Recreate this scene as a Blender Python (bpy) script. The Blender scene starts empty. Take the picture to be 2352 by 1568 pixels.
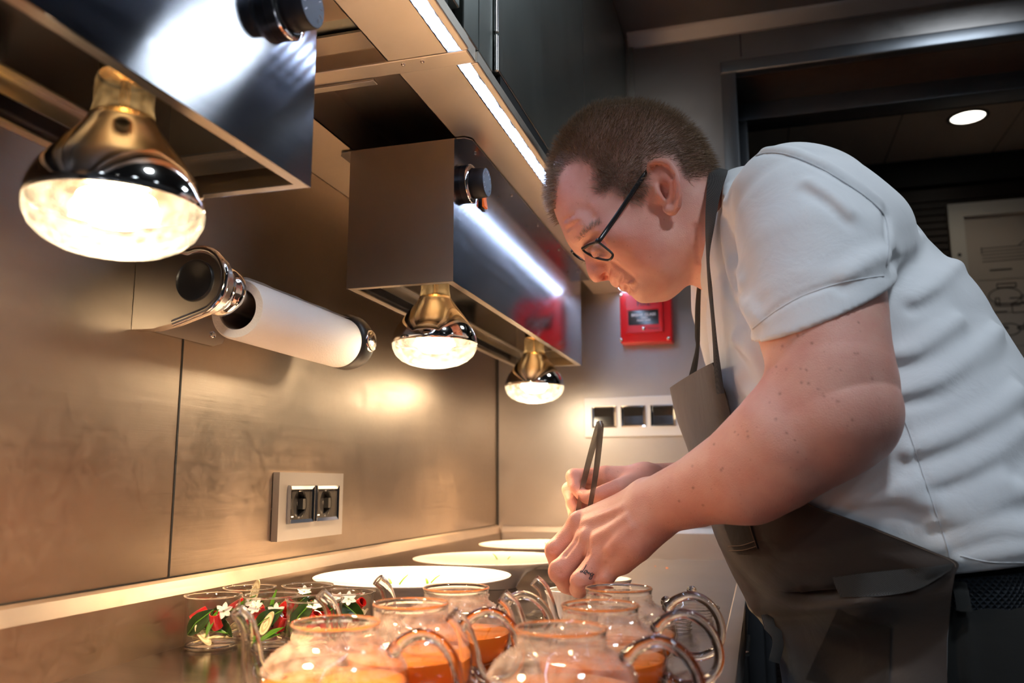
import bpy, bmesh, math, random
import numpy as np
from mathutils import Vector, Matrix
random.seed(7); rng = np.random.default_rng(7)
sc = bpy.context.scene
COL = sc.collection
PI = math.pi
# ------------------------------------------------------------------ camera
CAM_Z = 1.08                                   # lens height above the floor; the camera stands over the origin
YAW, PITCH, ROLL, FPX = -0.281176, 0.166254, -0.003476, 1940.67
def cam_axes():
    f = np.array([math.sin(YAW)*math.cos(PITCH), math.cos(YAW)*math.cos(PITCH), math.sin(PITCH)])
    r0 = np.array([math.cos(YAW), -math.sin(YAW), 0.0]); u0 = np.cross(r0, f)
    c, s = math.cos(ROLL), math.sin(ROLL)
    return c*r0+s*u0, -s*r0+c*u0, f
CR, CU, CF = cam_axes()
cam = bpy.data.cameras.new('camera'); cam_o = bpy.data.objects.new('camera', cam); COL.objects.link(cam_o)
cam_o.matrix_world = Matrix(((CR[0], CU[0], -CF[0], 0), (CR[1], CU[1], -CF[1], 0), (CR[2], CU[2], -CF[2], CAM_Z), (0, 0, 0, 1)))
cam.sensor_width = 36; cam.sensor_fit = 'HORIZONTAL'; cam.lens = FPX/2352*36
cam.clip_start = 0.02
cam.dof.use_dof = True; cam.dof.focus_distance = 1.02; cam.dof.aperture_fstop = 5.0
sc.camera = cam_o
# ------------------------------------------------------------------ view and world
sc.view_settings.view_transform = 'Standard'; sc.view_settings.look = 'None'
sc.view_settings.gamma = 1; sc.view_settings.use_curve_mapping = False
sc.view_settings.exposure = 0.0
w = bpy.data.worlds.new('world'); sc.world = w; w.use_nodes = True
w.node_tree.nodes['Background'].inputs['Color'].default_value = (0.5, 0.6, 0.8, 1)
w.node_tree.nodes['Background'].inputs['Strength'].default_value = 0.004
cy = sc.cycles
cy.max_bounces = 10; cy.transparent_max_bounces = 28; cy.transmission_bounces = 9; cy.glossy_bounces = 5; cy.diffuse_bounces = 3
cy.sample_clamp_indirect = 6.0; cy.sample_clamp_direct = 0.0; cy.use_denoising = True; cy.blur_glossy = 0.6
WARM = (1.0, 0.62, 0.33); COOL = (0.52, 0.68, 1.0); NEUTRAL = (0.78, 0.89, 1.0)
def light(name, kind, loc, energy, color, **kw):
    l = bpy.data.lights.new(name, kind); l.energy = energy; l.color = color
    rot = kw.pop('rot', None); parent = kw.pop('parent', None)
    for k, v in kw.items(): setattr(l, k, v)
    o = bpy.data.objects.new(name, l); COL.objects.link(o); o.location = loc
    if rot: o.rotation_euler = rot
    if parent: o.parent = parent
    return o
LAMP_W, LED_E, CEIL_W, DOWN_W = 9.5, 17.0, 2.5, 13.0     # heat lamps, LED strips, ceiling luminaire, ceiling downlights
# ------------------------------------------------------------------ pixel rays
def ray(px, py):
    return (px-1176)/FPX*CR - (py-784)/FPX*CU + CF
def P(px, py, y):
    d = ray(px, py); d = d*(y/d[1]); return np.array([d[0], d[1], d[2]+CAM_Z])
def PX(px, py, x):
    d = ray(px, py); d = d*(x/d[0]); return np.array([d[0], d[1], d[2]+CAM_Z])
def PZ(px, py, z):
    d = ray(px, py); d = d*((z-CAM_Z)/d[2]); return np.array([d[0], d[1], z])
# ------------------------------------------------------------------ mesh helpers
def box(bm, lo, hi, bev=0.0, seg=2):
    lo = Vector(lo); hi = Vector(hi)
    r = bmesh.ops.create_cube(bm, size=1.0)
    vs = r['verts']
    for v in vs:
        v.co = Vector(((lo[i]+hi[i])/2 + v.co[i]*(hi[i]-lo[i]) for i in range(3)))
    if bev > 0:
        es = list({e for v in vs for e in v.link_edges})
        bmesh.ops.bevel(bm, geom=es, offset=bev, segments=seg, affect='EDGES', profile=0.5)
    return vs
def lathe(bm, prof, c=(0, 0, 0), n=48, ang=2*PI, axis='Z', close=False):
    """prof: list of (r, h) revolved about the axis through c."""
    def pt(r, h, a):
        x, y = r*math.cos(a), r*math.sin(a)
        q = (x, y, h) if axis == 'Z' else ((h, x, y) if axis == 'X' else (y, h, x))
        return (q[0]+c[0], q[1]+c[1], q[2]+c[2])
    full = abs(ang-2*PI) < 1e-6; m = n if full else n+1
    rings = []
    for (r, h) in prof:
        if r < 1e-7: rings.append([bm.verts.new(pt(0, h, 0))])
        else: rings.append([bm.verts.new(pt(r, h, ang*i/n)) for i in range(m)])
    pairs = list(zip(rings[:-1], rings[1:]))
    if close: pairs.append((rings[-1], rings[0]))
    for A, B in pairs:
        for i in range(n):
            j = (i+1) % m if full else i+1
            if len(A) == 1 and len(B) == 1: continue
            if len(A) == 1: bm.faces.new((A[0], B[j], B[i]))
            elif len(B) == 1: bm.faces.new((A[i], A[j], B[0]))
            else: bm.faces.new((A[i], A[j], B[j], B[i]))
def catmull(pts, n=6, closed=False):
    pts = [np.asarray(p, float) for p in pts]; out = []; m = len(pts)
    rngi = range(m if closed else m-1)
    for i in rngi:
        if closed: a, b, c, d = pts[(i-1) % m], pts[i], pts[(i+1) % m], pts[(i+2) % m]
        else: a, b, c, d = pts[max(i-1, 0)], pts[i], pts[i+1], pts[min(i+2, m-1)]
        for t in np.arange(n)/n:
            out.append(0.5*((2*b)+(-a+c)*t+(2*a-5*b+4*c-d)*t*t+(-a+3*b-3*c+d)*t**3))
    if not closed: out.append(pts[-1])
    return out
def tube(bm, pts, rad, n=10, cap=True, flat=None, closed=False):
    """a round (or flattened: flat=(a,b) factors) tube along pts."""
    pts = [Vector(p) for p in pts]; m = len(pts)
    rad = [rad]*m if not hasattr(rad, '__len__') else list(rad)
    up = None; rings = []
    for i in range(m):
        a = pts[(i-1) % m] if closed else pts[max(i-1, 0)]
        b = pts[(i+1) % m] if closed else pts[min(i+1, m-1)]
        t = (b-a).normalized()
        if up is None:
            up = Vector((0, 0, 1)) if abs(t.z) < .9 else Vector((1, 0, 0))
        s = t.cross(up).normalized(); up = s.cross(t).normalized()
        fa, fb = flat if flat else (1, 1)
        rings.append([bm.verts.new(pts[i]+(s*math.cos(2*PI*k/n)*fa+up*math.sin(2*PI*k/n)*fb)*rad[i]) for k in range(n)])
    pr = list(zip(rings[:-1], rings[1:]))
    if closed: pr.append((rings[-1], rings[0]))
    for A, B in pr:
        for k in range(n): bm.faces.new((A[k], A[(k+1) % n], B[(k+1) % n], B[k]))
    if cap and not closed:
        bm.faces.new(rings[0][::-1]); bm.faces.new(rings[-1])
def prism(bm, poly, h0, h1, axis='Z'):
    def q(a, b, h): return {'Z': (a, b, h), 'Y': (a, h, b), 'X': (h, a, b)}[axis]
    A = [bm.verts.new(q(a, b, h0)) for a, b in poly]; B = [bm.verts.new(q(a, b, h1)) for a, b in poly]
    n = len(poly)
    bm.faces.new(A[::-1]); bm.faces.new(B)
    for i in range(n): bm.faces.new((A[i], A[(i+1) % n], B[(i+1) % n], B[i]))
def frame_prism(bm, outer, inner, h0, h1, axis):
    """ring between two loops with the same number of corners, extruded along axis."""
    def q(a, b, h): return {'Z': (a, b, h), 'Y': (a, h, b), 'X': (h, a, b)}[axis]
    L = [[bm.verts.new(q(a, b, h)) for a, b in lp] for lp, h in ((outer, h0), (outer, h1), (inner, h1), (inner, h0))]
    n = len(outer)
    for k in range(4):
        A, B = L[k], L[(k+1) % 4]
        for i in range(n): bm.faces.new((A[i], A[(i+1) % n], B[(i+1) % n], B[i]))
def tube_hollow(bm, pts, rad, th, n=20):
    a = NB(); tube(a, pts, rad, n, cap=False); a.verts.ensure_lookup_table()
    co = [v.co.copy() for v in a.verts]; a.free(); m = len(pts)
    O_ = [[bm.verts.new(co[i*n+k]) for k in range(n)] for i in range(m)]
    I_ = [[bm.verts.new(Vector(pts[i])+(co[i*n+k]-Vector(pts[i]))*((rad[i]-th)/rad[i])) for k in range(n)] for i in range(m)]
    for S, fl in ((O_, 0), (I_, 1)):
        for A, B in zip(S[:-1], S[1:]):
            for k in range(n):
                f = (A[k], A[(k+1) % n], B[(k+1) % n], B[k]); bm.faces.new(f[::-1] if fl else f)
    for A, B in ((I_[0], O_[0]), (O_[-1], I_[-1])):
        for k in range(n): bm.faces.new((A[k], A[(k+1) % n], B[(k+1) % n], B[k]))
def rect(a0, b0, a1, b1): return [(a0, b0), (a1, b0), (a1, b1), (a0, b1)]
def sheet(bm, grid):
    V = [[bm.verts.new(Vector(p)) for p in row] for row in grid]
    for i in range(len(V)-1):
        for j in range(len(V[0])-1): bm.faces.new((V[i][j], V[i][j+1], V[i+1][j+1], V[i+1][j]))
def patch(ctrl, nu=6, nv=6):
    """bicubic Catmull-Rom surface through a net of control points."""
    rows = [catmull(r, nv) for r in ctrl]
    cols = [catmull([rows[i][j] for i in range(len(rows))], nu) for j in range(len(rows[0]))]
    return [[cols[j][i] for j in range(len(cols))] for i in range(len(cols[0]))]
def obj(name, bm, m, parent=None, smooth=None, local=False):
    """link a bmesh as ONE mesh object; smooth = angle in degrees (None: flat). Coordinates are world unless local."""
    if parent is not None and not local:
        mw = parent_world(parent)
        bm.transform(mw.inverted())
    bmesh.ops.recalc_face_normals(bm, faces=bm.faces)
    me = bpy.data.meshes.new(name); bm.to_mesh(me); bm.free()
    o = bpy.data.objects.new(name, me); COL.objects.link(o)
    me.materials.append(m)
    if smooth is not None:
        me.polygons.foreach_set('use_smooth', [True]*len(me.polygons))
        if smooth < 170: me.set_sharp_from_angle(angle=math.radians(smooth))
    if parent is not None: o.parent = parent
    return o
def parent_world(p):
    m = Matrix.Translation(p.location) @ p.rotation_euler.to_matrix().to_4x4()
    return parent_world(p.parent) @ m if p.parent else m
def tag(o, label=None, cat=None, group=None, kind=None):
    if label: o['label'] = label
    if cat: o['category'] = cat
    if group: o['group'] = group
    if kind: o['kind'] = kind
    return o
def thing(name, label, cat, loc=(0, 0, 0), rotz=0, group=None):
    o = bpy.data.objects.new(name, None); COL.objects.link(o); o.empty_display_size = .02
    o.location = loc; o.rotation_euler = (0, 0, rotz)
    return tag(o, label, cat, group)
def struct(name, bm, m, parent=None, smooth=None, label=None):
    o = obj(name, bm, m, parent, smooth)
    if parent is None: o['kind'] = 'structure'
    if label: o['label'] = label
    return o
def copy_tree(o, parent=None):
    c = o.copy(); COL.objects.link(c)
    if parent is not None: c.parent = parent
    for ch in list(o.children): copy_tree(ch, c)
    return c
NB = bmesh.new
# ------------------------------------------------------------------ materials
def new_mat(name):
    m = bpy.data.materials.new(name); m.use_nodes = True
    nt = m.node_tree; b = nt.nodes['Principled BSDF']
    return m, nt, b
def N(nt, kind, **kw):
    n = nt.nodes.new(kind)
    for k, v in kw.items():
        if k in n.inputs.keys() if hasattr(n.inputs, 'keys') else False: n.inputs[k].default_value = v
        else: setattr(n, k, v)
    return n
def simple(name, col, rough=.5, metal=0.0, spec=.5, coat=0.0, bump=None, var=0.0, sheen=0.0, emit=None):
    m, nt, b = new_mat(name)
    b.inputs['Base Color'].default_value = (*col, 1); b.inputs['Roughness'].default_value = rough
    b.inputs['Metallic'].default_value = metal; b.inputs['Specular IOR Level'].default_value = spec
    b.inputs['Coat Weight'].default_value = coat
    if sheen: b.inputs['Sheen Weight'].default_value = sheen; b.inputs['Sheen Roughness'].default_value = .6
    tc = N(nt, 'ShaderNodeTexCoord')
    if bump:
        sc_, st = bump
        nz = N(nt, 'ShaderNodeTexNoise'); nz.inputs['Scale'].default_value = sc_; nz.inputs['Detail'].default_value = 4
        nt.links.new(tc.outputs['Object'], nz.inputs['Vector'])
        bp = N(nt, 'ShaderNodeBump'); bp.inputs['Strength'].default_value = st; bp.inputs['Distance'].default_value = .002
        nt.links.new(nz.outputs['Fac'], bp.inputs['Height']); nt.links.new(bp.outputs['Normal'], b.inputs['Normal'])
    if var:
        nv = N(nt, 'ShaderNodeTexNoise'); nv.inputs['Scale'].default_value = 30; nv.inputs['Detail'].default_value = 5
        nt.links.new(tc.outputs['Object'], nv.inputs['Vector'])
        mx = N(nt, 'ShaderNodeMix', data_type='RGBA')
        mx.inputs['A'].default_value = (*[c*(1-var) for c in col], 1); mx.inputs['B'].default_value = (*[min(1, c*(1+var)) for c in col], 1)
        nt.links.new(nv.outputs['Fac'], mx.inputs['Factor']); nt.links.new(mx.outputs['Result'], b.inputs['Base Color'])
    if emit:
        b.inputs['Emission Color'].default_value = (*emit[0], 1); b.inputs['Emission Strength'].default_value = emit[1]
    return m
def steel(name, col=(.62, .60, .575), rough=.3, stretch=(1, 1, 1), aniso=0.0, scratch=.12, smear=.1, wavy=.12, tangent=None, grain=0, swirl=0):
    """brushed stainless steel: fine stretched grain in bump and roughness, soft smears, random scratches."""
    m, nt, b = new_mat(name)
    b.inputs['Metallic'].default_value = 1.0; b.inputs['Anisotropic'].default_value = aniso
    if tangent:
        tv = N(nt, 'ShaderNodeCombineXYZ'); [setattr(tv.inputs[i], 'default_value', tangent[i]) for i in range(3)]; nt.links.new(tv.outputs[0], b.inputs['Tangent'])
    tc = N(nt, 'ShaderNodeTexCoord')
    mp = N(nt, 'ShaderNodeMapping'); mp.inputs['Scale'].default_value = stretch
    nt.links.new(tc.outputs['Object'], mp.inputs['Vector'])
    g = N(nt, 'ShaderNodeTexNoise'); g.inputs['Scale'].default_value = 9; g.inputs['Detail'].default_value = 6; g.inputs['Roughness'].default_value = .7
    nt.links.new(mp.outputs['Vector'], g.inputs['Vector'])
    s = N(nt, 'ShaderNodeTexNoise'); s.inputs['Scale'].default_value = 5.0; s.inputs['Detail'].default_value = 7; s.inputs['Roughness'].default_value = .62; s.inputs['Distortion'].default_value = .6
    nt.links.new(tc.outputs['Object'], s.inputs['Vector'])
    if swirl:
        w1 = N(nt, 'ShaderNodeTexNoise'); w1.inputs['Scale'].default_value = 38; w1.inputs['Detail'].default_value = 8; w1.inputs['Roughness'].default_value = .7; w1.inputs['Distortion'].default_value = 2.5
        nt.links.new(tc.outputs['Object'], w1.inputs['Vector'])
    # roughness = base + grain + smears
    ma = N(nt, 'ShaderNodeMath', operation='MULTIPLY_ADD'); ma.inputs[1].default_value = .12; ma.inputs[2].default_value = rough-.06-smear/2
    nt.links.new(g.outputs['Fac'], ma.inputs[0])
    mb = N(nt, 'ShaderNodeMath', operation='MULTIPLY_ADD'); mb.inputs[1].default_value = smear
    nt.links.new(s.outputs['Fac'], mb.inputs[0]); nt.links.new(ma.outputs[0], mb.inputs[2])
    if swirl:
        mc = N(nt, 'ShaderNodeMath', operation='MULTIPLY_ADD'); mc.inputs[1].default_value = swirl*2
        nt.links.new(w1.outputs['Fac'], mc.inputs[0]); md_ = N(nt, 'ShaderNodeMath', operation='SUBTRACT'); md_.inputs[1].default_value = swirl
        nt.links.new(mb.outputs[0], mc.inputs[2]); nt.links.new(mc.outputs[0], md_.inputs[0]); mb = md_
    nt.links.new(mb.outputs[0], b.inputs['Roughness'])
    cr = N(nt, 'ShaderNodeMix', data_type='RGBA')
    cr.inputs['A'].default_value = (*[c*.84 for c in col], 1); cr.inputs['B'].default_value = (*[min(1, c*1.14) for c in col], 1)
    nt.links.new(s.outputs['Fac'], cr.inputs['Factor'])
    if grain:
        g2 = N(nt, 'ShaderNodeMix', data_type='RGBA', blend_type='MULTIPLY'); g2.inputs['Factor'].default_value = 1
        gr = N(nt, 'ShaderNodeValToRGB'); gr.color_ramp.elements[0].position = .3; gr.color_ramp.elements[0].color = (1-grain, 1-grain, 1-grain, 1); gr.color_ramp.elements[1].position = .7
        nt.links.new(g.outputs['Fac'], gr.inputs[0]); nt.links.new(cr.outputs['Result'], g2.inputs['A']); nt.links.new(gr.outputs[0], g2.inputs['B']); nt.links.new(g2.outputs['Result'], b.inputs['Base Color'])
    else: nt.links.new(cr.outputs['Result'], b.inputs['Base Color'])
    bp = N(nt, 'ShaderNodeBump'); bp.inputs['Strength'].default_value = scratch; bp.inputs['Distance'].default_value = .0006
    nt.links.new(g.outputs['Fac'], bp.inputs['Height'])
    # a gentle unevenness of the sheet
    u = N(nt, 'ShaderNodeTexNoise'); u.inputs['Scale'].default_value = 3.0; u.inputs['Detail'].default_value = 1
    nt.links.new(tc.outputs['Object'], u.inputs['Vector'])
    b2 = N(nt, 'ShaderNodeBump'); b2.inputs['Strength'].default_value = wavy; b2.inputs['Distance'].default_value = .004
    nt.links.new(u.outputs['Fac'], b2.inputs['Height']); nt.links.new(bp.outputs['Normal'], b2.inputs['Normal'])
    nt.links.new(b2.outputs['Normal'], b.inputs['Normal'])
    return m
def thin_glass(name, tint=(.97, .975, .97), rough=0.0, fog=0.0, ior=1.5, bump=0.0, fog_col=(1, .97, .93)):
    """a thin glass wall: light goes straight through, with Fresnel reflection on top; fog = condensation scattering."""
    m = bpy.data.materials.new(name); m.use_nodes = True; nt = m.node_tree
    nt.nodes.remove(nt.nodes['Principled BSDF']); out = nt.nodes['Material Output']
    tr = N(nt, 'ShaderNodeBsdfTransparent'); tr.inputs['Color'].default_value = (*tint, 1)
    gl = N(nt, 'ShaderNodeBsdfGlossy'); gl.inputs['Roughness'].default_value = rough
    lw = N(nt, 'ShaderNodeLayerWeight'); lw.inputs['Blend'].default_value = .5
    pw = N(nt, 'ShaderNodeMath', operation='POWER'); pw.inputs[1].default_value = 4.0; nt.links.new(lw.outputs['Facing'], pw.inputs[0])
    fr = N(nt, 'ShaderNodeMath', operation='MULTIPLY_ADD'); fr.inputs[1].default_value = .85; fr.inputs[2].default_value = .035
    nt.links.new(pw.outputs[0], fr.inputs[0])
    mx = N(nt, 'ShaderNodeMixShader')
    nt.links.new(fr.outputs[0], mx.inputs[0]); nt.links.new(tr.outputs[0], mx.inputs[1]); nt.links.new(gl.outputs[0], mx.inputs[2])
    last = mx
    tc = N(nt, 'ShaderNodeTexCoord')
    if bump:
        nz = N(nt, 'ShaderNodeTexNoise'); nz.inputs['Scale'].default_value = 90; nz.inputs['Detail'].default_value = 2
        nt.links.new(tc.outputs['Object'], nz.inputs['Vector'])
        bp = N(nt, 'ShaderNodeBump'); bp.inputs['Strength'].default_value = bump; bp.inputs['Distance'].default_value = .002
        nt.links.new(nz.outputs['Fac'], bp.inputs['Height']); nt.links.new(bp.outputs['Normal'], gl.inputs['Normal']); nt.links.new(bp.outputs['Normal'], lw.inputs['Normal'])
    if fog:
        df = N(nt, 'ShaderNodeBsdfTranslucent'); df.inputs['Color'].default_value = (*fog_col, 1)
        d2 = N(nt, 'ShaderNodeBsdfDiffuse'); d2.inputs['Color'].default_value = (*fog_col, 1)
        md = N(nt, 'ShaderNodeMixShader'); md.inputs[0].default_value = .5
        nt.links.new(df.outputs[0], md.inputs[1]); nt.links.new(d2.outputs[0], md.inputs[2])
        vo = N(nt, 'ShaderNodeTexNoise'); vo.inputs['Scale'].default_value = 110; vo.inputs['Detail'].default_value = 8
        nt.links.new(tc.outputs['Object'], vo.inputs['Vector'])
        mr = N(nt, 'ShaderNodeMapRange'); mr.inputs['From Min'].default_value = .38; mr.inputs['From Max'].default_value = .66
        mr.inputs['To Min'].default_value = fog*.35; mr.inputs['To Max'].default_value = fog*1.6
        nt.links.new(vo.outputs['Fac'], mr.inputs['Value'])
        m2 = N(nt, 'ShaderNodeMixShader'); nt.links.new(mr.outputs[0], m2.inputs[0])
        nt.links.new(mx.outputs[0], m2.inputs[1]); nt.links.new(md.outputs[0], m2.inputs[2]); last = m2
    nt.links.new(last.outputs[0], out.inputs['Surface'])
    return m
def emission(name, col, s):
    m = bpy.data.materials.new(name); m.use_nodes = True; nt = m.node_tree
    nt.nodes.remove(nt.nodes['Principled BSDF'])
    e = N(nt, 'ShaderNodeEmission'); e.inputs['Color'].default_value = (*col, 1); e.inputs['Strength'].default_value = s
    nt.links.new(e.outputs[0], nt.nodes['Material Output'].inputs['Surface'])
    return m
M = {}
M['steel_wall'] = steel('steel wall', col=(.45, .36, .28), rough=.39, stretch=(1, .25, 9), scratch=.34, smear=.28, swirl=.12)
M['steel_back'] = steel('steel back wall', col=(.46, .425, .41), rough=.40, stretch=(.25, 1, 9), scratch=.26, smear=.24, swirl=.10)
M['steel_counter'] = steel('steel counter', col=(.32, .285, .28), rough=.18, stretch=(.7, 16, 1), scratch=.2, smear=.14, grain=.35)
M['steel_hood'] = steel('steel hood', col=(.44, .45, .50), rough=.125, stretch=(14, .4, 8), scratch=.02, smear=.03, wavy=.012, aniso=1.0, tangent=(0, 0, 1))
M['steel_shelf'] = steel('steel shelf', col=(.78, .70, .61), rough=.40, stretch=(2, 9, 2), scratch=.12, smear=.12)
M['steel_cab'] = steel('steel cabinet', col=(.50, .55, .52), rough=.36, stretch=(1, 14, .5), scratch=.06, smear=.10, aniso=.6, tangent=(0, 0, 1), wavy=.05)
M['steel_dark'] = steel('steel inside hood', col=(.5, .46, .42), rough=.34, stretch=(2, 2, 2))
M['steel_plain'] = steel('satin steel', rough=.25, stretch=(3, 3, 3), scratch=.03, smear=.05)
M['steel_edge'] = steel('steel folded edge', rough=.32, stretch=(2, 2, 2), scratch=.05)
M['chrome'] = simple('chrome', (.85, .85, .86), .06, 1.0)
M['screw'] = simple('screw metal', (.7, .68, .66), .25, 1.0)
M['black_plastic'] = simple('black plastic', (.012, .012, .013), .28, 0, .5)
M['black_matte'] = simple('black seal', (.01, .01, .01), .6)
M['black_gloss'] = simple('black glossy inset', (.02, .019, .018), .12, 0, .6)
M['white_print'] = simple('white print', (.75, .75, .78), .5)
M['red_plastic'] = simple('red plastic', (.62, .012, .018), .3, 0, .5)
M['orange_rocker'] = simple('orange rocker', (.9, .16, .02), .3, emit=((1, .2, .03), .35))
M['plate'] = simple('white glazed china', (.86, .85, .83), .12, 0, .5, coat=.4)
M['paper'] = simple('white paper towel', (.86, .85, .83), .9, 0, .1)
M['card'] = simple('grey card core', (.25, .2, .17), .8)
M['alu'] = simple('brushed aluminium', (.72, .70, .68), .38, 1.0)
M['white_plate'] = simple('pale satin plate', (.80, .79, .80), .4, .35)
M['floor'] = simple('dark floor', (.03, .03, .032), .45)
M['kitchen_dark'] = simple('dark kitchen panel', (.05, .048, .05), .45, var=.3)
M['ceiling_panel'] = steel('ceiling panel', col=(.25, .23, .225), rough=.36, stretch=(3, 1, 1))
M['frame_steel'] = steel('door frame steel', col=(.22, .23, .25), rough=.44, stretch=(2, 2, 2), wavy=.03)
# ================================================================== the room
WX, BY = -0.626, 2.03               # steel splash-back on the left, end wall
ZC = 0.907                          # worktop height
ZS = 1.543                          # underside of the overhead shelf
CEIL = 2.21
L_DOOR = -0.008; DOOR_R = 0.95; DOOR_T = 2.075
ROOM_R, ROOM_F = 1.95, -2.2
bm = NB(); box(bm, (WX-.03, ROOM_F, 0), (WX, 1.0-.19, CEIL)); 
struct('wall_left', bm, M['steel_wall'], label='brushed steel splash-back wall')
bm = NB(); box(bm, (WX-.03, .8125, 0), (WX, BY, CEIL)); struct('wall_left_far', bm, M['steel_wall'], label='brushed steel splash-back wall, panel towards the corner')
bm = NB(); box(bm, (WX-.03, BY, 0), (L_DOOR-.001, BY+.02, CEIL)); box(bm, (L_DOOR-.001, BY, DOOR_T+.001), (DOOR_R, BY+.02, CEIL)); box(bm, (DOOR_R, BY, 0), (ROOM_R, BY+.02, CEIL))
struct('wall_back', bm, M['steel_back'], label='steel end wall')
bm = NB(); box(bm, (ROOM_R, ROOM_F, 0), (ROOM_R+.03, BY+.02, CEIL)); struct('wall_right', bm, M['kitchen_dark'])
bm = NB(); box(bm, (WX-.03, ROOM_F-.03, 0), (ROOM_R+.03, ROOM_F, CEIL)); struct('wall_front', bm, M['kitchen_dark'])
bm = NB(); box(bm, (WX-.03, ROOM_F, -.03), (ROOM_R+.03, 3.6, 0)); struct('floor', bm, M['floor'])
bm = NB(); box(bm, (WX-.03, ROOM_F, CEIL), (ROOM_R+.03, BY, CEIL+.03)); struct('ceiling', bm, M['ceiling_panel'])
# dark joints: the wall seam, the corner, the ceiling cove
bm = NB(); box(bm, (WX-.002, .8100, ZC), (WX+.0006, .8125, CEIL)); struct('trim_1', bm, M['black_matte'], label='dark joint between the steel wall panels')
bm = NB(); box(bm, (WX, BY-.003, ZC+.07), (WX+.004, BY, ZS)); struct('trim_2', bm, M['black_matte'], label='dark sealant in the corner')
bm = NB(); prism(bm, [(BY-.035, CEIL), (BY, CEIL), (BY, CEIL-.03), (BY-.006, CEIL-.028), (BY-.03, CEIL-.006)], -.27, ROOM_R, 'X')
struct('trim_3', bm, M['ceiling_panel'], label='folded cove between end wall and ceiling')
bm = NB(); box(bm, (.006, BY-.0008, DOOR_T+.045), (.0085, BY, CEIL-.03)); struct('trim_4', bm, M['black_matte'], label='joint in the end wall above the doorway')
bm = NB(); box(bm, (-.269, BY-.012, 1.5), (-.257, BY, CEIL-.03)); 
for k in range(26): box(bm, (-.2655, BY-.0125, 1.56+k*.023), (-.2605, BY-.0115, 1.57+k*.023))
struct('trim_5', bm, M['steel_plain'], label='slotted upright strip in the upper corner')
# ------------------------------------------------------------------ worktop and base cabinet
t = thing('worktop', 'long brushed steel worktop along the splash-back, holding teapots and plates', 'worktop', (-.3, 0, ZC))
bm = NB(); box(bm, (WX+.0005, ROOM_F+.01, ZC-.03), (-.047, BY-.001, ZC)); obj('top', bm, M['steel_counter'], t)
bm = NB(); prism(bm, [(-.047, ZC-.03), (-.028, ZC-.03), (-.027, ZC-.001), (-.030, ZC+.0025), (-.044, ZC+.0025), (-.047, ZC)], ROOM_F+.01, BY-.001, 'Y') if False else None
pr = [(-.0471, ZC-.035), (-.0275, ZC-.035), (-.0275, ZC+.002), (-.029, ZC+.0035), (-.0455, ZC+.0035), (-.0471, ZC+.002)]
prism(bm, pr, ROOM_F+.01, BY-.001, 'Y'); obj('front_rim', bm, M['steel_edge'], t)
bm = NB(); prism(bm, [(WX+.0004, ZC), (WX+.016, ZC), (WX+.014, ZC+.055), (WX+.006, ZC+.069), (WX+.0004, ZC+.073)], ROOM_F+.01, BY-.001, 'Y')
obj('upstand', bm, M['steel_wall'], t)
bm = NB(); prism(bm, [(BY-.0005, ZC), (BY-.016, ZC), (BY-.014, ZC+.058), (BY-.006, ZC+.069), (BY-.0005, ZC+.073)], WX+.016, -.05, 'X')
obj('upstand', bm, M['steel_back'], t)
bm = NB(); box(bm, (WX+.001, ROOM_F+.01, ZC+.0725), (WX+.002, BY-.016, ZC+.0736)); obj('sealant', bm, M['black_matte'], t)
t = thing('base_cabinet', 'dark cabinet under the steel worktop', 'cabinet', (-.35, 0, 0))
bm = NB(); box(bm, (WX+.001, ROOM_F+.02, .08), (-.06, BY-.002, ZC-.031)); obj('carcass', bm, M['kitchen_dark'], t)
bm = NB(); box(bm, (WX+.05, ROOM_F+.02, .0), (-.11, BY-.002, .08)); obj('plinth', bm, M['black_matte'], t)
for k in range(5):
    y0 = -1.9+k*.78
    bm = NB(); box(bm, (-.0605, y0, .1), (-.045, y0+.76, ZC-.05), .003); d = obj('door', bm, M['kitchen_dark'], t)
    bm = NB(); tube(bm, [(-.046, y0+.3, .80), (-.034, y0+.3, .80), (-.034, y0+.46, .80), (-.046, y0+.46, .80)], .004, 8); obj('handle', bm, M['steel_plain'], d)
# ------------------------------------------------------------------ overhead shelf with recesses for the hoods
XL, XR = -.527, -.375       # recess
XE0, XE1, XF = -.304, -.288, -.279
Y_BEAM = .832
def overhead(name, label, y0, y1, led_y0, led_y1):
    t = thing(name, label, 'shelf', (-.45, (y0+y1)/2, ZS), group='overhead steel shelf units')
    bm = NB(); box(bm, (WX+.001, y0, ZS), (XL, y1, ZS+.0015)); box(bm, (XL-.0015, y0, ZS), (XL, y1, ZS+.062)); obj('wall_side_panel', bm, M['steel_shelf'], t)
    bm = NB(); box(bm, (XL, y0, ZS+.06), (XR, y1, ZS+.063)); obj('recess_top', bm, M['steel_shelf'], t)
    bm = NB(); box(bm, (XR, y0, ZS), (XE0, y1, ZS+.0015)); box(bm, (XR, y0, ZS), (XR+.0015, y1, ZS+.062)); obj('front_panel', bm, M['steel_shelf'], t)
    bm = NB(); box(bm, (XE1, y0, ZS-.001), (XF, y1, ZS+.014), .0015); obj('front_lip', bm, M['steel_shelf'], t)
    bm = NB(); box(bm, (XE0-.0005, y0, ZS), (XE0, y1, ZS+.013)); box(bm, (XE0, y0, ZS+.012), (XE1, y1, ZS+.0135)); obj('led_channel', bm, M['alu'], t)
    return t
shelf_near = overhead('overhead_shelf', 'overhead steel shelf unit nearest the viewer, above the large front lamp', ROOM_F+.1, Y_BEAM-.03, -.9, Y_BEAM-.032)
shelf_far = overhead('overhead_shelf', 'overhead steel shelf unit reaching the end wall, above the two smaller lamps', Y_BEAM+.0005, BY-.001, Y_BEAM+.01, BY-.01)
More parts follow.
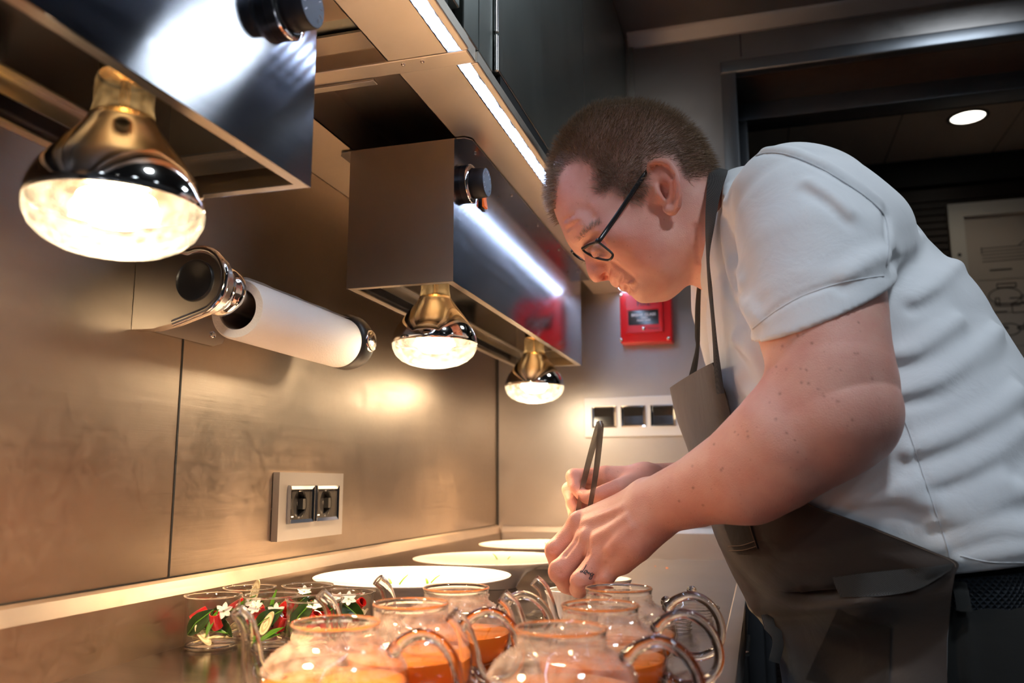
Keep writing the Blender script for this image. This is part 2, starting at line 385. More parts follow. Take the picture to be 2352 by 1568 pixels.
t = thing('cross_beam', 'folded steel cross beam joining the two overhead shelf units', 'beam', (-.45, Y_BEAM-.015, ZS))
bm = NB(); box(bm, (WX+.001, Y_BEAM-.0295, ZS-.0012), (XF-.002, Y_BEAM, ZS+.02), .002); obj('beam', bm, M['steel_shelf'], t)
bm = NB(); box(bm, (XL+.004, Y_BEAM-.001, ZS-.0045), (XR-.03, Y_BEAM+.011, ZS-.0012), .001); obj('strap', bm, M['steel_edge'], t)
for x in (-.36, -.337): 
    bm = NB(); lathe(bm, [(0, -.0028), (.0018, -.0024), (.0026, -.0012)], (x, Y_BEAM-.02, ZS), 12); obj('screw', bm, M['screw'], t, 60)
# LED strips: chips in a row under a thin diffuser
mL = bpy.data.materials.new('led strip'); mL.use_nodes = True; nt = mL.node_tree; nt.nodes.remove(nt.nodes['Principled BSDF'])
tc = N(nt, 'ShaderNodeTexCoord'); sx = N(nt, 'ShaderNodeSeparateXYZ'); nt.links.new(tc.outputs['Object'], sx.inputs[0])
m1 = N(nt, 'ShaderNodeMath', operation='MULTIPLY'); m1.inputs[1].default_value = 2*PI/.0165; nt.links.new(sx.outputs['Y'], m1.inputs[0])
m2 = N(nt, 'ShaderNodeMath', operation='SINE'); nt.links.new(m1.outputs[0], m2.inputs[0])
m3 = N(nt, 'ShaderNodeMapRange'); m3.inputs['From Min'].default_value = -.2; m3.inputs['From Max'].default_value = .9
m3.inputs['To Min'].default_value = LED_E*.2; m3.inputs['To Max'].default_value = LED_E*2.7; nt.links.new(m2.outputs[0], m3.inputs['Value'])
e = N(nt, 'ShaderNodeEmission'); e.inputs['Color'].default_value = (*COOL, 1); nt.links.new(m3.outputs[0], e.inputs['Strength'])
nt.links.new(e.outputs[0], nt.nodes['Material Output'].inputs['Surface'])
for lab, y0, y1 in (('glowing white LED strip in the near shelf unit, ending at the cross beam', -1.2, Y_BEAM-.033), ('glowing white LED strip from the cross beam past the forehead to the end wall', Y_BEAM+.004, BY-.02)):
    t = thing('led_strip', lab, 'light', ((XE0+XE1)/2, (y0+y1)/2, ZS+.004), group='LED strips under the overhead shelf')
    bm = NB(); box(bm, (XE0+.0005, y0, ZS+.003), (XE1-.0035, y1, ZS+.006), .0008); obj('diffuser', bm, mL, t)
    bm = NB()
    pts = [(XE1-.0018+.0008*math.sin(k*1.9), y0+(y1-y0)*k/60, ZS+.004+.001*math.sin(k*2.7)) for k in range(61)]
    tube(bm, pts, .0009, 6); obj('wire', bm, M['black_plastic'], t, 60)
# ------------------------------------------------------------------ wall cabinets above the shelf
t = thing('wall_cabinet', 'tall dark steel wall cabinets above the overhead shelf', 'cabinet', (-.45, 0, ZS+.02))
bm = NB(); box(bm, (WX+.001, ROOM_F+.1, ZS+.066), (XF-.012, BY-.001, CEIL-.001)); obj('carcass', bm, M['steel_cab'], t)
for y0, y1 in ((-.7, .772), (.905, 1.448), (1.452, BY-.002)):
    bm = NB(); box(bm, (XF-.0115, y0, ZS+.03), (XF, y1, CEIL-.002), .0015); d = obj('door', bm, M['steel_cab'], t)
    if y1 < BY-.1 and y0 < 1:
        bm = NB(); box(bm, (XF-.008, y0+.02, ZS+.0155), (XF-.002, y1-.03, ZS+.0295)); obj('groove_shade', bm, M['black_matte'], d)  # black strip stands in for the shade in the gap below the door
bm = NB(); box(bm, (XF-.0115, .786, ZS+.0155), (XF-.0005, .836, CEIL-.002), .001); box(bm, (XF-.0115, .838, ZS+.0155), (XF-.0005, .889, CEIL-.002), .001); obj('post', bm, M['steel_cab'], t)
for yh, z0 in ((.779, ZS+.05), (.897, ZS+.02)):
    bm = NB()
    for k in range(12): lathe(bm, [(0, z0+k*.05), (.0035, z0+k*.05+.001), (.0035, z0+k*.05+.046), (0, z0+k*.05+.047)], (XF+.001, yh, 0), 12)
    obj('hinge', bm, M['steel_plain'], t, 40)
bm = NB(); box(bm, (XF-.0005, 1.4485, ZS+.03), (XF+.0012, 1.4515, CEIL-.002)); obj('edge_strip', bm, M['chrome'], t)
# ------------------------------------------------------------------ doorway into the next room
d = bpy.data.objects.new('door_1', None); COL.objects.link(d); d.location = (.47, BY, 0); tag(d, 'open doorway with steel frame behind the chef', kind='structure')
F0 = BY-.014
bm = NB()
box(bm, (L_DOOR-.036, F0, 0), (L_DOOR, BY+.19, DOOR_T), .002); box(bm, (DOOR_R, F0, 0), (DOOR_R+.03, BY+.19, DOOR_T), .002)
box(bm, (L_DOOR-.036, F0, DOOR_T), (DOOR_R+.03, BY+.018, DOOR_T+.034), .004, 3)
obj('door_frame', bm, M['frame_steel'], d, 40)
bm = NB(); box(bm, (L_DOOR, BY+.018, DOOR_T), (DOOR_R, BY+.18, DOOR_T+.02)); obj('soffit', bm, simple('dark wood veneer', (.05, .03, .02), .35, bump=(40, .2), var=.4), d)
bm = NB(); box(bm, (L_DOOR, BY+.176, 2.028), (DOOR_R, BY+.25, DOOR_T+.03), .002); box(bm, (L_DOOR+.0005, BY+.176, 0), (L_DOOR+.022, BY+.25, 2.028), .002); obj('inner_frame', bm, M['frame_steel'], d, 40)
bm = NB(); box(bm, (L_DOOR-.05, BY+.1905, 0), (L_DOOR-.001, BY+.26, 2.4)); box(bm, (L_DOOR-.001, BY+.2505, 2.03), (1.6, BY+.262, 2.4)); box(bm, (DOOR_R+.03, BY+.1905, 0), (1.6, BY+.25, 2.4))
struct('wall_partition', bm, M['black_matte'], label='dark partition round the doorway')
# the room beyond
Y2 = 3.29; C2 = 2.25
mw = simple('dark slatted wood', (.022, .011, .007), .5, var=.5)
bm = NB(); box(bm, (-.8, Y2, 0), (2.2, Y2+.02, C2))
for k in range(70): box(bm, (-.8, Y2-.006, .3+k*.026), (2.2, Y2, .3+k*.026+.019), .001)
struct('wall_far', bm, mw, label='dark slatted wooden wall of the room beyond the doorway')
bm = NB(); box(bm, (-.8, BY+.262, C2), (2.2, Y2+.02, C2+.03)); struct('ceiling_far', bm, simple('beige ceiling panels', (.55, .47, .38), .6), label='beige panelled ceiling of the room beyond the doorway')
bm = NB()
for x in (.15, .5, .86, 1.2): box(bm, (x, BY+.27, C2-.0012), (x+.003, Y2, C2))
struct('trim_6', bm, simple('joint', (.1, .08, .06), .7), label='joints of the far ceiling panels')
bm = NB(); box(bm, (-.83, BY+.262, 0), (-.8, Y2, C2)); struct('wall_far_left', bm, mw)
bm = NB(); box(bm, (2.2, BY+.262, 0), (2.23, Y2, C2)); struct('wall_far_right', bm, mw)
bm = NB(); box(bm, (-.8, Y2-.16, C2-.004), (2.2, Y2-.007, C2)) if False else box(bm, (-.8, Y2-.03, C2-.1), (2.2, Y2-.0065, C2)); struct('trim_7', bm, M['black_matte'], label='black cornice strip under the far ceiling')
DL = PZ(2223, 268, C2)
t = thing('downlight', 'round recessed downlight glowing in the ceiling beyond the doorway', 'light', (DL[0], DL[1], C2))
bm = NB(); lathe(bm, [(.05, -.001), (.052, -.004), (.062, -.003), (.063, 0)], tuple(DL), 40); obj('bezel', bm, simple('bronze bezel', (.06, .045, .03), .4, .6), t, 60)
bm = NB(); lathe(bm, [(0, -.0022), (.049, -.0022), (.05, -.001)], tuple(DL), 40); obj('lamp', bm, emission('downlight glow', (1, .93, .8), 5.0), t, 60)
light('downlight_lamp', 'SPOT', (DL[0], DL[1], C2-.012), 1.6, (1, .86, .66), spot_size=2.4, spot_blend=.6, shadow_soft_size=.04, parent=None)
# framed drawing on the far wall
a = P(2175, 470, Y2-.03)
fx, fz = a[0], a[2]
t = thing('framed_drawing', 'white framed technical drawing on the dark wall beyond the doorway', 'picture', (fx+.35, Y2-.012, fz-.9))
bm = NB(); frame_prism(bm, rect(fx, fz-1.1, fx+.8, fz), rect(fx+.05, fz-1.05, fx+.75, fz-.05), Y2-.033, Y2-.008, 'Y'); fr = obj('frame', bm, simple('white frame', (.75, .74, .70), .5), t)
bm = NB(); lathe(bm, [(0, -.0345), (.006, -.034), (.007, -.033)], (fx+.025, Y2, fz-.19), 14, axis='Y'); obj('screw', bm, M['black_plastic'], fr, 60)
bm = NB(); box(bm, (fx+.0495, Y2-.018, fz-1.0505), (fx+.7505, Y2-.016, fz-.0495)); pp = obj('sheet', bm, simple('cream drawing paper', (.62, .56, .50), .6), t)
bm = NB(); R2 = random.Random(3)
def ln(x0, z0, x1, z1, wd=.0019):
    tube(bm, [(fx+x0, Y2-.0184, fz-z0), (fx+x1, Y2-.0184, fz-z1)], wd, 4)
for k in range(5): ln(.10, .17+k*.012, .46+.1*(k % 2), .165+k*.012, .0016)
ln(.10, .165, .10, .19); ln(.22, .165, .28, .12); ln(.28, .12, .40, .115); ln(.12, .25, .19, .25, .003)
for row, z in enumerate((.30, .42, .54, .66, .78)):
    for k in range(16):
        x0, z0 = .11+R2.random()*.42, z+R2.random()*.085; w_, h_ = .01+R2.random()*.06, .006+R2.random()*.03
        ln(x0, z0, x0+w_, z0); ln(x0, z0+h_, x0+w_, z0+h_)
        if R2.random() < .7: ln(x0, z0, x0, z0+h_); ln(x0+w_, z0, x0+w_, z0+h_)
    for k in range(3):
        cx, cz, r = .16+k*.15, z+.045, .02+.01*R2.random()
        pts = [(fx+cx+r*1.8*math.cos(q*PI/10), Y2-.0184, fz-cz+r*math.sin(q*PI/10)) for q in range(20)]
        tube(bm, pts, .0017, 4, closed=True)
    ln(.08, z-.015, .62, z-.015, .0007)
obj('line_drawing', bm, simple('grey ink', (.14, .12, .11), .7), pp)
# ------------------------------------------------------------------ kitchen ceiling lights (behind and above the viewer)
t = thing('ceiling_luminaire', 'square white ceiling luminaire above the chef', 'light', (.55, 1.70, CEIL))
bm = NB(); box(bm, (.43, 1.58, CEIL-.035), (.67, 1.82, CEIL-.0005), .004); obj('housing', bm, M['white_plate'], t)
bm = NB(); box(bm, (.45, 1.60, CEIL-.0365), (.65, 1.80, CEIL-.0352)); obj('diffuser', bm, emission('luminaire diffuser', (.86, .97, .93), 1.9), t)
light('luminaire_lamp', 'AREA', (.55, 1.70, CEIL-.04), CEIL_W, NEUTRAL, shape='RECTANGLE', size=.2, size_y=.2)
mgl = emission('ceiling spot glow', (1, .97, .92), 14.0)
for k, (x, y) in enumerate(((-.20, 1.45), (.38, .45), (1.15, -.35), (.3, -1.4), (1.2, -1.4), (-.25, -1.0), (1.5, .5))):
    t = thing('ceiling_spot', 'small round recessed spot in the kitchen ceiling', 'light', (x, y, CEIL), group='recessed kitchen ceiling spots')
    bm = NB(); lathe(bm, [(.034, -.001), (.036, -.005), (.046, -.004), (.047, 0)], (x, y, CEIL), 32); obj('bezel', bm, M['steel_plain'], t, 60)
    bm = NB(); lathe(bm, [(0, -.0025), (.033, -.0025), (.034, -.001)], (x, y, CEIL), 32); obj('lens', bm, mgl, t, 60)
    light('spot_lamp', 'SPOT', (x, y, CEIL-.012), DOWN_W*4*(.06, .72, .35, .9, .3, 1.3, .35)[k], NEUTRAL, spot_size=2.5, spot_blend=.7, shadow_soft_size=.08)
def text(name, s, loc, size, rot, m, parent, ext=.0002, align='CENTER', spacing=1.0):
    cu = bpy.data.curves.new(name, 'FONT'); cu.body = s; cu.size = size; cu.extrude = ext; cu.align_x = align; cu.align_y = 'CENTER'; cu.space_character = spacing; cu.offset = size*.018
    oc = bpy.data.objects.new(name, cu); me = bpy.data.meshes.new_from_object(oc); bpy.data.objects.remove(oc)
    o = bpy.data.objects.new(name, me); COL.objects.link(o); me.materials.clear(); me.materials.append(m)
    o.parent = parent
    o.matrix_local = parent_world(parent).inverted() @ (Matrix.Translation(Vector(loc)) @ Matrix(rot).to_4x4())
    return o
ROT_MY = ((1, 0, 0), (0, 0, -1), (0, 1, 0))      # text facing -Y
ROT_PX = ((0, 0, 1), (1, 0, 0), (0, 1, 0))       # text facing +X (reads along +Y)
# ================================================================== heat lamp hoods
M['black_satin'] = simple('satin black knob', (.012, .012, .014), .5, 0, .3)
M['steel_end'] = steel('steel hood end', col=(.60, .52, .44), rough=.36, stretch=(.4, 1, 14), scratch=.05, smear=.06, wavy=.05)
HX0, HX1, HZ0, HZ1 = -.530, -.375, 1.343, 1.5415
def hood(label, y0, y1, lamps, ctrl_px, rocker_px, screws):
    t = thing('heat_lamp_hood', label, 'lamp hood', (-.452, (y0+y1)/2, HZ0), group='steel heat lamp hoods under the shelf')
    bm = NB(); th = .0015
    box(bm, (HX0, y0, HZ0), (HX0+th, y1, HZ1)); box(bm, (HX1-th, y0, HZ0), (HX1, y1, HZ1))
    box(bm, (HX0+th, y0, HZ0), (HX1-th, y0+th, HZ1)); box(bm, (HX0+th, y1-th, HZ0), (HX1-th, y1, HZ1))
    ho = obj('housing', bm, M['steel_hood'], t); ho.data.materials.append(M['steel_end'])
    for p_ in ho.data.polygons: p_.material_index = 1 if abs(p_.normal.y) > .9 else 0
    bm = NB()
    frame_prism(bm, rect(HX0+th, y0+th, HX1-th, y1-th), rect(HX0+.011, y0+.011, HX1-.011, y1-.011), HZ0, HZ0+th, 'Z')
    obj('bottom_lip', bm, M['steel_edge'], t)
    bm = NB()
    frame_prism(bm, rect(HX0+.013, y0+.013, HX1-.013, y1-.013), rect(HX0+.0145, y0+.0145, HX1-.0145, y1-.0145), HZ0+.018, HZ0+.034, 'Z')
    frame_prism(bm, rect(HX0+th, y0+th, HX1-th, y1-th), rect(HX0+.022, y0+.022, HX1-.022, y1-.022), HZ0+.034, HZ0+.036, 'Z')
    obj('inner_frame', bm, M['steel_edge'], t)
    bm = NB(); box(bm, (HX0+th, y0+th, HZ0+.128), (HX1-th, y1-th, HZ0+.13)); obj('reflector_plate', bm, M['steel_dark'], t)
    bm = NB(); prism(bm, [(HX1-.001, y0), (HX1+.014, y0+.001), (HX1+.022, y0+.010), (HX1+.022, y1), (HX1-.001, y1)], HZ1-.0016, HZ1, 'Z')
    prism(bm, [(HX0+.001, y0), (HX0-.014, y0+.001), (HX0-.020, y0+.010), (HX0-.020, y1), (HX0+.001, y1)], HZ1-.0016, HZ1, 'Z')
    fl = obj('flange', bm, M['steel_hood'], t)
    for y in screws:
        bm = NB(); lathe(bm, [(0, -.0026), (.0018, -.0022), (.0026, -.0006), (.0026, 0)], (HX1+.011, y, HZ1-.0016), 12); obj('screw', bm, M['screw'], fl, 60)
    for y in lamps:
        bm = NB(); lathe(bm, [(0, .127), (.026, .127), (.026, .08), (.0235, .078), (.0235, .12), (0, .12)], (-.449, y, HZ0), 32); obj('lamp_socket', bm, M['black_plastic'], t, 50)
    # knob on the front face
    c = PX(*ctrl_px, HX1)
    bm = NB(); lathe(bm, [(.0265, 0), (.0265, .008), (.024, .010), (.0, .010)], tuple(c), 48, axis='X'); kb = obj('control_knob', bm, M['black_plastic'], t, 40); kb['label'] = 'black control knob'
    bm = NB(); lathe(bm, [(.0265, .0085), (.0275, .009), (.0275, .0105), (.026, .0125), (.022, .013), (.0215, .0105)], tuple(c), 48, axis='X'); obj('chrome_ring', bm, M['chrome'], kb, 50)
    bm = NB(); lathe(bm, [(.0205, .0105), (.0205, .014), (.0212, .015), (.0205, .031), (.0195, .0325), (0, .0325)], tuple(c), 48, axis='X'); obj('grip', bm, M['black_satin'], kb, 40)
    bm = NB()
    for k in range(11):
        a = -PI*.25+k*PI*1.5/10
        for r0, r1 in ((.0125, .0165),):
            tube(bm, [(c[0]+.0326, c[1]+r0*math.cos(a), c[2]+r0*math.sin(a)), (c[0]+.0326, c[1]+r1*math.cos(a), c[2]+r1*math.sin(a))], .00035, 4)
    obj('scale_marks', bm, M['white_print'], kb)
    if rocker_px:
        q = PX(*rocker_px, HX1)
        bm = NB(); box(bm, (HX1-.0005, q[1]-.0105, q[2]-.0185), (HX1+.003, q[1]+.0105, q[2]+.0185), .001); rk = obj('rocker_switch', bm, M['black_plastic'], t, 40)
        bm = NB(); prism(bm, [(HX1+.0025, q[2]-.0150), (HX1+.0067, q[2]-.0150), (HX1+.0040, q[2]+.001), (HX1+.0084, q[2]+.0150), (HX1+.0025, q[2]+.0150)], q[1]-.0078, q[1]+.0078, 'Y'); obj('rocker', bm, M['orange_rocker'], rk)
    return t
L1, L2, L3 = (-.449, .497), (-.449, 1.145), (-.449, 1.725)
hood('large steel heat lamp hood at the upper left, holding the big front lamp', -.21, .648, (L1[1],), (640, 22), None, (.1, .3, .5))
hood('steel heat lamp hood with orange rocker switch, holding the two rear lamps', 1.02, 1.868, (L2[1], L3[1]), (1068, 424), (1107, 455), (1.075, 1.26, 1.43, 1.60, 1.78))
# ------------------------------------------------------------------ the heat lamps
def amber_metal():
    m, nt, b = new_mat('lamp reflector coating')
    b.inputs['Metallic'].default_value = 1.0; b.inputs['Roughness'].default_value = .07
    tc = N(nt, 'ShaderNodeTexCoord'); s = N(nt, 'ShaderNodeSeparateXYZ'); nt.links.new(tc.outputs['Object'], s.inputs[0])
    mr = N(nt, 'ShaderNodeMapRange'); mr.inputs['From Min'].default_value = .006; mr.inputs['From Max'].default_value = .034
    nt.links.new(s.outputs['Z'], mr.inputs['Value'])
    mx = N(nt, 'ShaderNodeMix', data_type='RGBA'); mx.inputs['A'].default_value = (.92, .92, .92, 1); mx.inputs['B'].default_value = (.93, .74, .45, 1)
    nt.links.new(mr.outputs[0], mx.inputs['Factor']); nt.links.new(mx.outputs['Result'], b.inputs['Base Color'])
    return m
M['reflector'] = amber_metal()
M['lens'] = thin_glass('textured lamp lens', (1, .97, .9), .06, fog=.11, bump=.6, fog_col=(1, .93, .80))
M['bulb_neck'] = thin_glass('lamp neck glass', (.95, .84, .66), .02, fog=.05, fog_col=(1, .78, .45))
M['brass'] = simple('lamp mount brass', (.85, .6, .28), .2, 1.0)
M['filament'] = emission('glowing filament', (1.0, .84, .62), 115.0)
M['inner_mirror'] = simple('inner lamp mirror', (.95, .9, .82), .18, 1.0)
def heat_lamp(label, x, y):
    zc = 1.282
    t = thing('heat_lamp', label, 'heat lamp', (x, y, zc), group='reflector heat lamps')
    out = [(.0625, 0), (.0622, .006), (.0605, .014), (.0565, .0235), (.052, .030), (.046, .038), (.0395, .047), (.032, .056), (.0265, .064), (.0235, .070)]
    inn = [(r-.0012, h-.0004) for r, h in out]
    bm = NB(); lathe(bm, out+inn[::-1], (x, y, zc), 64, close=True); obj('reflector', bm, M['reflector'], t, 170)
    lens = [(.0625, -.0002), (.0615, -.008), (.057, -.017), (.049, -.0245), (.038, -.030), (.024, -.0335), (.011, -.0348), (0, -.035)]
    bm = NB(); lathe(bm, lens, (x, y, zc), 64); obj('lens', bm, M['lens'], t, 170)
    neck = [(.0235, .070), (.0222, .074), (.0212, .080), (.0212, .098), (.0205, .102)]
    bm = NB(); lathe(bm, neck, (x, y, zc), 40); obj('neck', bm, M['bulb_neck'], t, 170)
    bm = NB(); lathe(bm, [(0, .058), (.008, .060), (.0085, .072), (.004, .078), (.004, .100), (.019, .104), (.0205, .120), (.018, .135), (0, .137)], (x, y, zc), 32); obj('mount', bm, M['brass'], t, 60)
    bm = NB(); lathe(bm, [(0, -.014), (.018, -.0115), (.029, -.001), (.027, .008), (.015, .014), (0, .015)], (x, y, zc), 32); obj('filament', bm, M['filament'], t, 170)
    light('lamp_light', 'SPOT', (x, y, zc-.022), LAMP_W*4, WARM, rot=(0, 0, 0), spot_size=2.25, spot_blend=.9, shadow_soft_size=.028)
    return t
heat_lamp('big glowing heat lamp in front, under the hood at the upper left', *L1)
heat_lamp('glowing heat lamp in the middle, first under the hood with orange switch', *L2)
heat_lamp('small glowing heat lamp deepest in the corner, next to the red call point', *L3)
# ================================================================== paper towel holder
tx, tz = -.549, 1.2765
t = thing('towel_holder', 'chrome wall holder carrying the paper towel roll', 'towel holder', (WX, .8, 1.27))
bm = NB()
po = [(-.6255, 1.318), (-.60, 1.3225), (-.575, 1.323)]
po += [(tx+.033*math.cos(a)*1.0, tz+.011+.034*math.sin(a)) for a in np.linspace(PI*.62, -PI*.42, 16)]
po += [(-.575, 1.2445), (-.60, 1.240), (-.6255, 1.2405)]
prism(bm, po, .727, .743, 'Y'); bmesh.ops.bevel(bm, geom=[e for e in bm.edges], offset=.003, segments=3, affect='EDGES') if False else None
br = obj('end_bracket', bm, M['steel_plain'], t, 35)
bm = NB(); tube(bm, [(a, .7285, b) for a, b in po[2:-2]], .0042, 10); obj('polished_rim', bm, M['chrome'], br, 60)
cz = 1.288
bm = NB(); lathe(bm, [(0, .7265), (.019, .7265), (.0215, .7245), (.0225, .726), (.0225, .729)], (tx-.002, 0, cz), 40, axis='Y'); obj('end_cap', bm, M['black_plastic'], br, 50)
bm = NB(); lathe(bm, [(.026, .743), (.0275, .745), (.0275, .753), (.0262, .756), (.0262, .760), (.0275, .763), (.0275, .774), (.025, .778), (0, .778)], (tx, 0, cz-.002), 40, axis='Y'); obj('collar', bm, M['chrome'], t, 40)
bm = NB(); lathe(bm, [(0, .770), (.0145, .770), (.0145, 1.046), (0, 1.046)], (tx, 0, tz+.004), 32, axis='Y'); obj('rod', bm, M['steel_plain'], t, 40)
bm = NB(); lathe(bm, [(.0, 1.044), (.033, 1.044), (.0385, 1.050), (.0390, 1.066), (.036, 1.078), (.027, 1.083), (0, 1.083)], (tx, 0, tz), 44, axis='Y'); fc = obj('end_stop', bm, simple('satin black plastic', (.015, .015, .016), .42), t, 50)
bm = NB(); lathe(bm, [(0, .0022), (.0135, .0018), (.0152, .0005), (.0155, -.004), (0, -.006)], (tx+.0375, 1.063, tz), 32, axis='X'); obj('button', bm, M['chrome'], fc, 60)
bm = NB(); prism(bm, [(.735, 1.243), (.86, 1.243), (.878, 1.249), (.884, 1.258), (.878, 1.268), (.86, 1.274), (.735, 1.280)], WX+.0005, WX+.005, 'X'); wp = obj('wall_plate', bm, M['steel_plain'], t)
for y, z in ((.792, 1.262), (.858, 1.257)):
    bm = NB(); lathe(bm, [(0, .0068), (.0018, .0068), (.002, .0078), (.0036, .0072), (.0042, .005)], (WX, y, z), 16, axis='X'); obj('screw', bm, M['chrome'], wp, 50)
bm = NB(); box(bm, (WX+.0005, .7435, 1.25), (WX+.006, .765, 1.315), .001); obj('hinge_block', bm, M['steel_plain'], t)
def paper_mat():
    m, nt, b = new_mat('embossed paper'); b.inputs['Base Color'].default_value = (.88, .87, .85, 1); b.inputs['Roughness'].default_value = .95; b.inputs['Specular IOR Level'].default_value = .1
    tc = N(nt, 'ShaderNodeTexCoord'); 
    v = N(nt, 'ShaderNodeTexVoronoi'); v.inputs['Scale'].default_value = 420; nt.links.new(tc.outputs['Object'], v.inputs['Vector'])
    bp = N(nt, 'ShaderNodeBump'); bp.inputs['Strength'].default_value = .4; bp.inputs['Distance'].default_value = .001
    nt.links.new(v.outputs['Distance'], bp.inputs['Height']); nt.links.new(bp.outputs['Normal'], b.inputs['Normal'])
    return m
t = thing('paper_towel_roll', 'nearly used white paper towel roll on the chrome wall holder', 'paper towel', (tx, .93, tz))
bm = NB()
ro, ri = .0345, .0235
prof = [(ri, .800), (ro-.002, .7995), (ro, .802), (ro+.0004, .93), (ro, 1.039), (ro-.002, 1.042), (ri, 1.042)]
lathe(bm, prof, (tx, 0, tz-.004), 72, axis='Y', close=True)
obj('paper', bm, paper_mat(), t, 50)
bm = NB(); lathe(bm, [(ri, .803), (ri, 1.040), (ri-.0012, 1.040), (ri-.0012, .803)], (tx, 0, tz-.004), 48, axis='Y', close=True); obj('core', bm, M['card'], t, 50)
bm = NB()
rows = []
for k in range(12):
    a = PI*.62-k*.075; r = ro+.0012+.0001*k
    rows.append([(tx+r*math.cos(a), .801+.241*j/10+(.004 if j == 10 and k > 6 else 0), tz-.004+r*math.sin(a)+(.0006*math.sin(j*2.1) if k > 9 else 0)) for j in range(11)])
sheet(bm, rows); bmesh.ops.solidify(bm, geom=bm.faces[:], thickness=.0006); obj('loose_sheet_edge', bm, M['paper'], t, 60)
# ================================================================== sockets and switches
def yz(px, py, x): q = PX(px, py, x); return q[1], q[2]
xf = -.6155
y0, z1 = yz(643, 1084, xf); y1, z0 = yz(785, 1226, xf)
t = thing('power_outlet', 'double power socket in a satin plate on the steel splash-back', 'power outlet', (WX, (y0+y1)/2, (z0+z1)/2))
mods = []
for pxa, pxb in ((660, 716), (721, 773)):
    mods.append((yz(pxa, 1150, xf)[0], yz(pxb, 1150, xf)[0]))
mz1 = yz(690, 1114, xf)[1]; mz0 = yz(690, 1201, xf)[1]
bm = NB(); cy0 = [y0, mods[0][0]+.001, mods[0][1]-.001, mods[1][0]+.001, mods[1][1]-.001, y1]
for k in (0, 2, 4): box(bm, (WX+.0008, cy0[k], mz0), (xf, cy0[k+1], mz1))
box(bm, (WX+.0008, y0, z0), (xf, y1, mz0)); box(bm, (WX+.0008, y0, mz1), (xf, y1, z1)); bmesh.ops.remove_doubles(bm, verts=bm.verts, dist=1e-6); obj('cover_plate', bm, M['alu'], t)
bm = NB(); box(bm, (WX+.0002, y0+.004, z0+.004), (WX+.001, y1-.004, z1-.004)); obj('back_box', bm, M['black_matte'], t)
for ya, yb in mods:
    ca, cz_ = (ya+yb)/2, (mz0+mz1)/2; hw = (yb-ya)/2; hz = (mz1-mz0)/2
    bm = NB(); L = [[bm.verts.new((x, ca+sa*w_, cz_+sb*h_)) for sa, sb in ((-1, -1), (1, -1), (1, 1), (-1, 1))] for x, w_, h_ in ((xf-.001, hw, hz), (xf+.005, hw-.001, hz-.001), (xf+.0035, hw-.0055, hz-.0055), (xf-.002, hw-.006, hz-.006))]
    for A, B in zip(L[:-1], L[1:]):
        for i in range(4): bm.faces.new((A[i], A[(i+1) % 4], B[(i+1) % 4], B[i]))
    sk = obj('socket', bm, M['chrome'], t); sk['label'] = 'socket with chrome bezel'
    hw2, hz2 = hw-.0058, hz-.0058; rr_ = min(hw2, hz2)*.93
    # inset with the round well and two keys
    circ = [(ca+rr_*.95*math.cos(a), cz_+rr_*1.06*math.sin(a)) for a in np.linspace(PI*.25, PI*2.25, 49)[:-1]]
    sq = []
    for a in np.linspace(PI*.25, PI*2.25, 49)[:-1]:
        c, s = math.cos(a), math.sin(a); k = 1/max(abs(c), abs(s)); sq.append((ca+hw2*c*k, cz_+hz2*s*k))
    bm = NB(); frame_prism(bm, sq, circ, xf-.001, xf+.0005, 'X'); obj('insert', bm, M['black_gloss'], sk)
    bm = NB(); frame_prism(bm, circ, [(ca+(a-ca)*.96, cz_+(b-cz_)*.96) for a, b in circ], xf-.0085, xf-.001, 'X'); prism(bm, circ, xf-.0092, xf-.0085, 'X'); obj('well', bm, M['black_plastic'], sk, 30)
    bm = NB()
    bm.free()
    for s in (-1, 1):
        bm = NB(); box(bm, (xf-.0084, ca-.003, cz_+s*(rr_*1.0)-.0015), (xf+.0002, ca+.003, cz_+s*(rr_*1.0)+.0015), .0006); obj('earth_clip', bm, M['steel_plain'], sk)
    bm = NB()
    for s in (-1, 1): lathe(bm, [(0, -.0080), (.0027, -.0080), (.003, -.0084)], (xf, ca+s*.0095, cz_), 16, axis='X')
    obj('pin_hole', bm, M['black_matte'], sk)
    bm = NB(); box(bm, (xf-.0084, ca+hw2*.35, cz_-hz2*.36), (xf-.0005, ca+hw2, cz_+hz2*.36)); obj('key', bm, M['black_matte'], sk)
    bm = NB(); box(bm, (xf+.0004, ca-hw2*.85, cz_-hz2*.86), (xf+.0007, ca-hw2*.62, cz_-hz2*.78)); obj('print', bm, M['white_print'], sk)
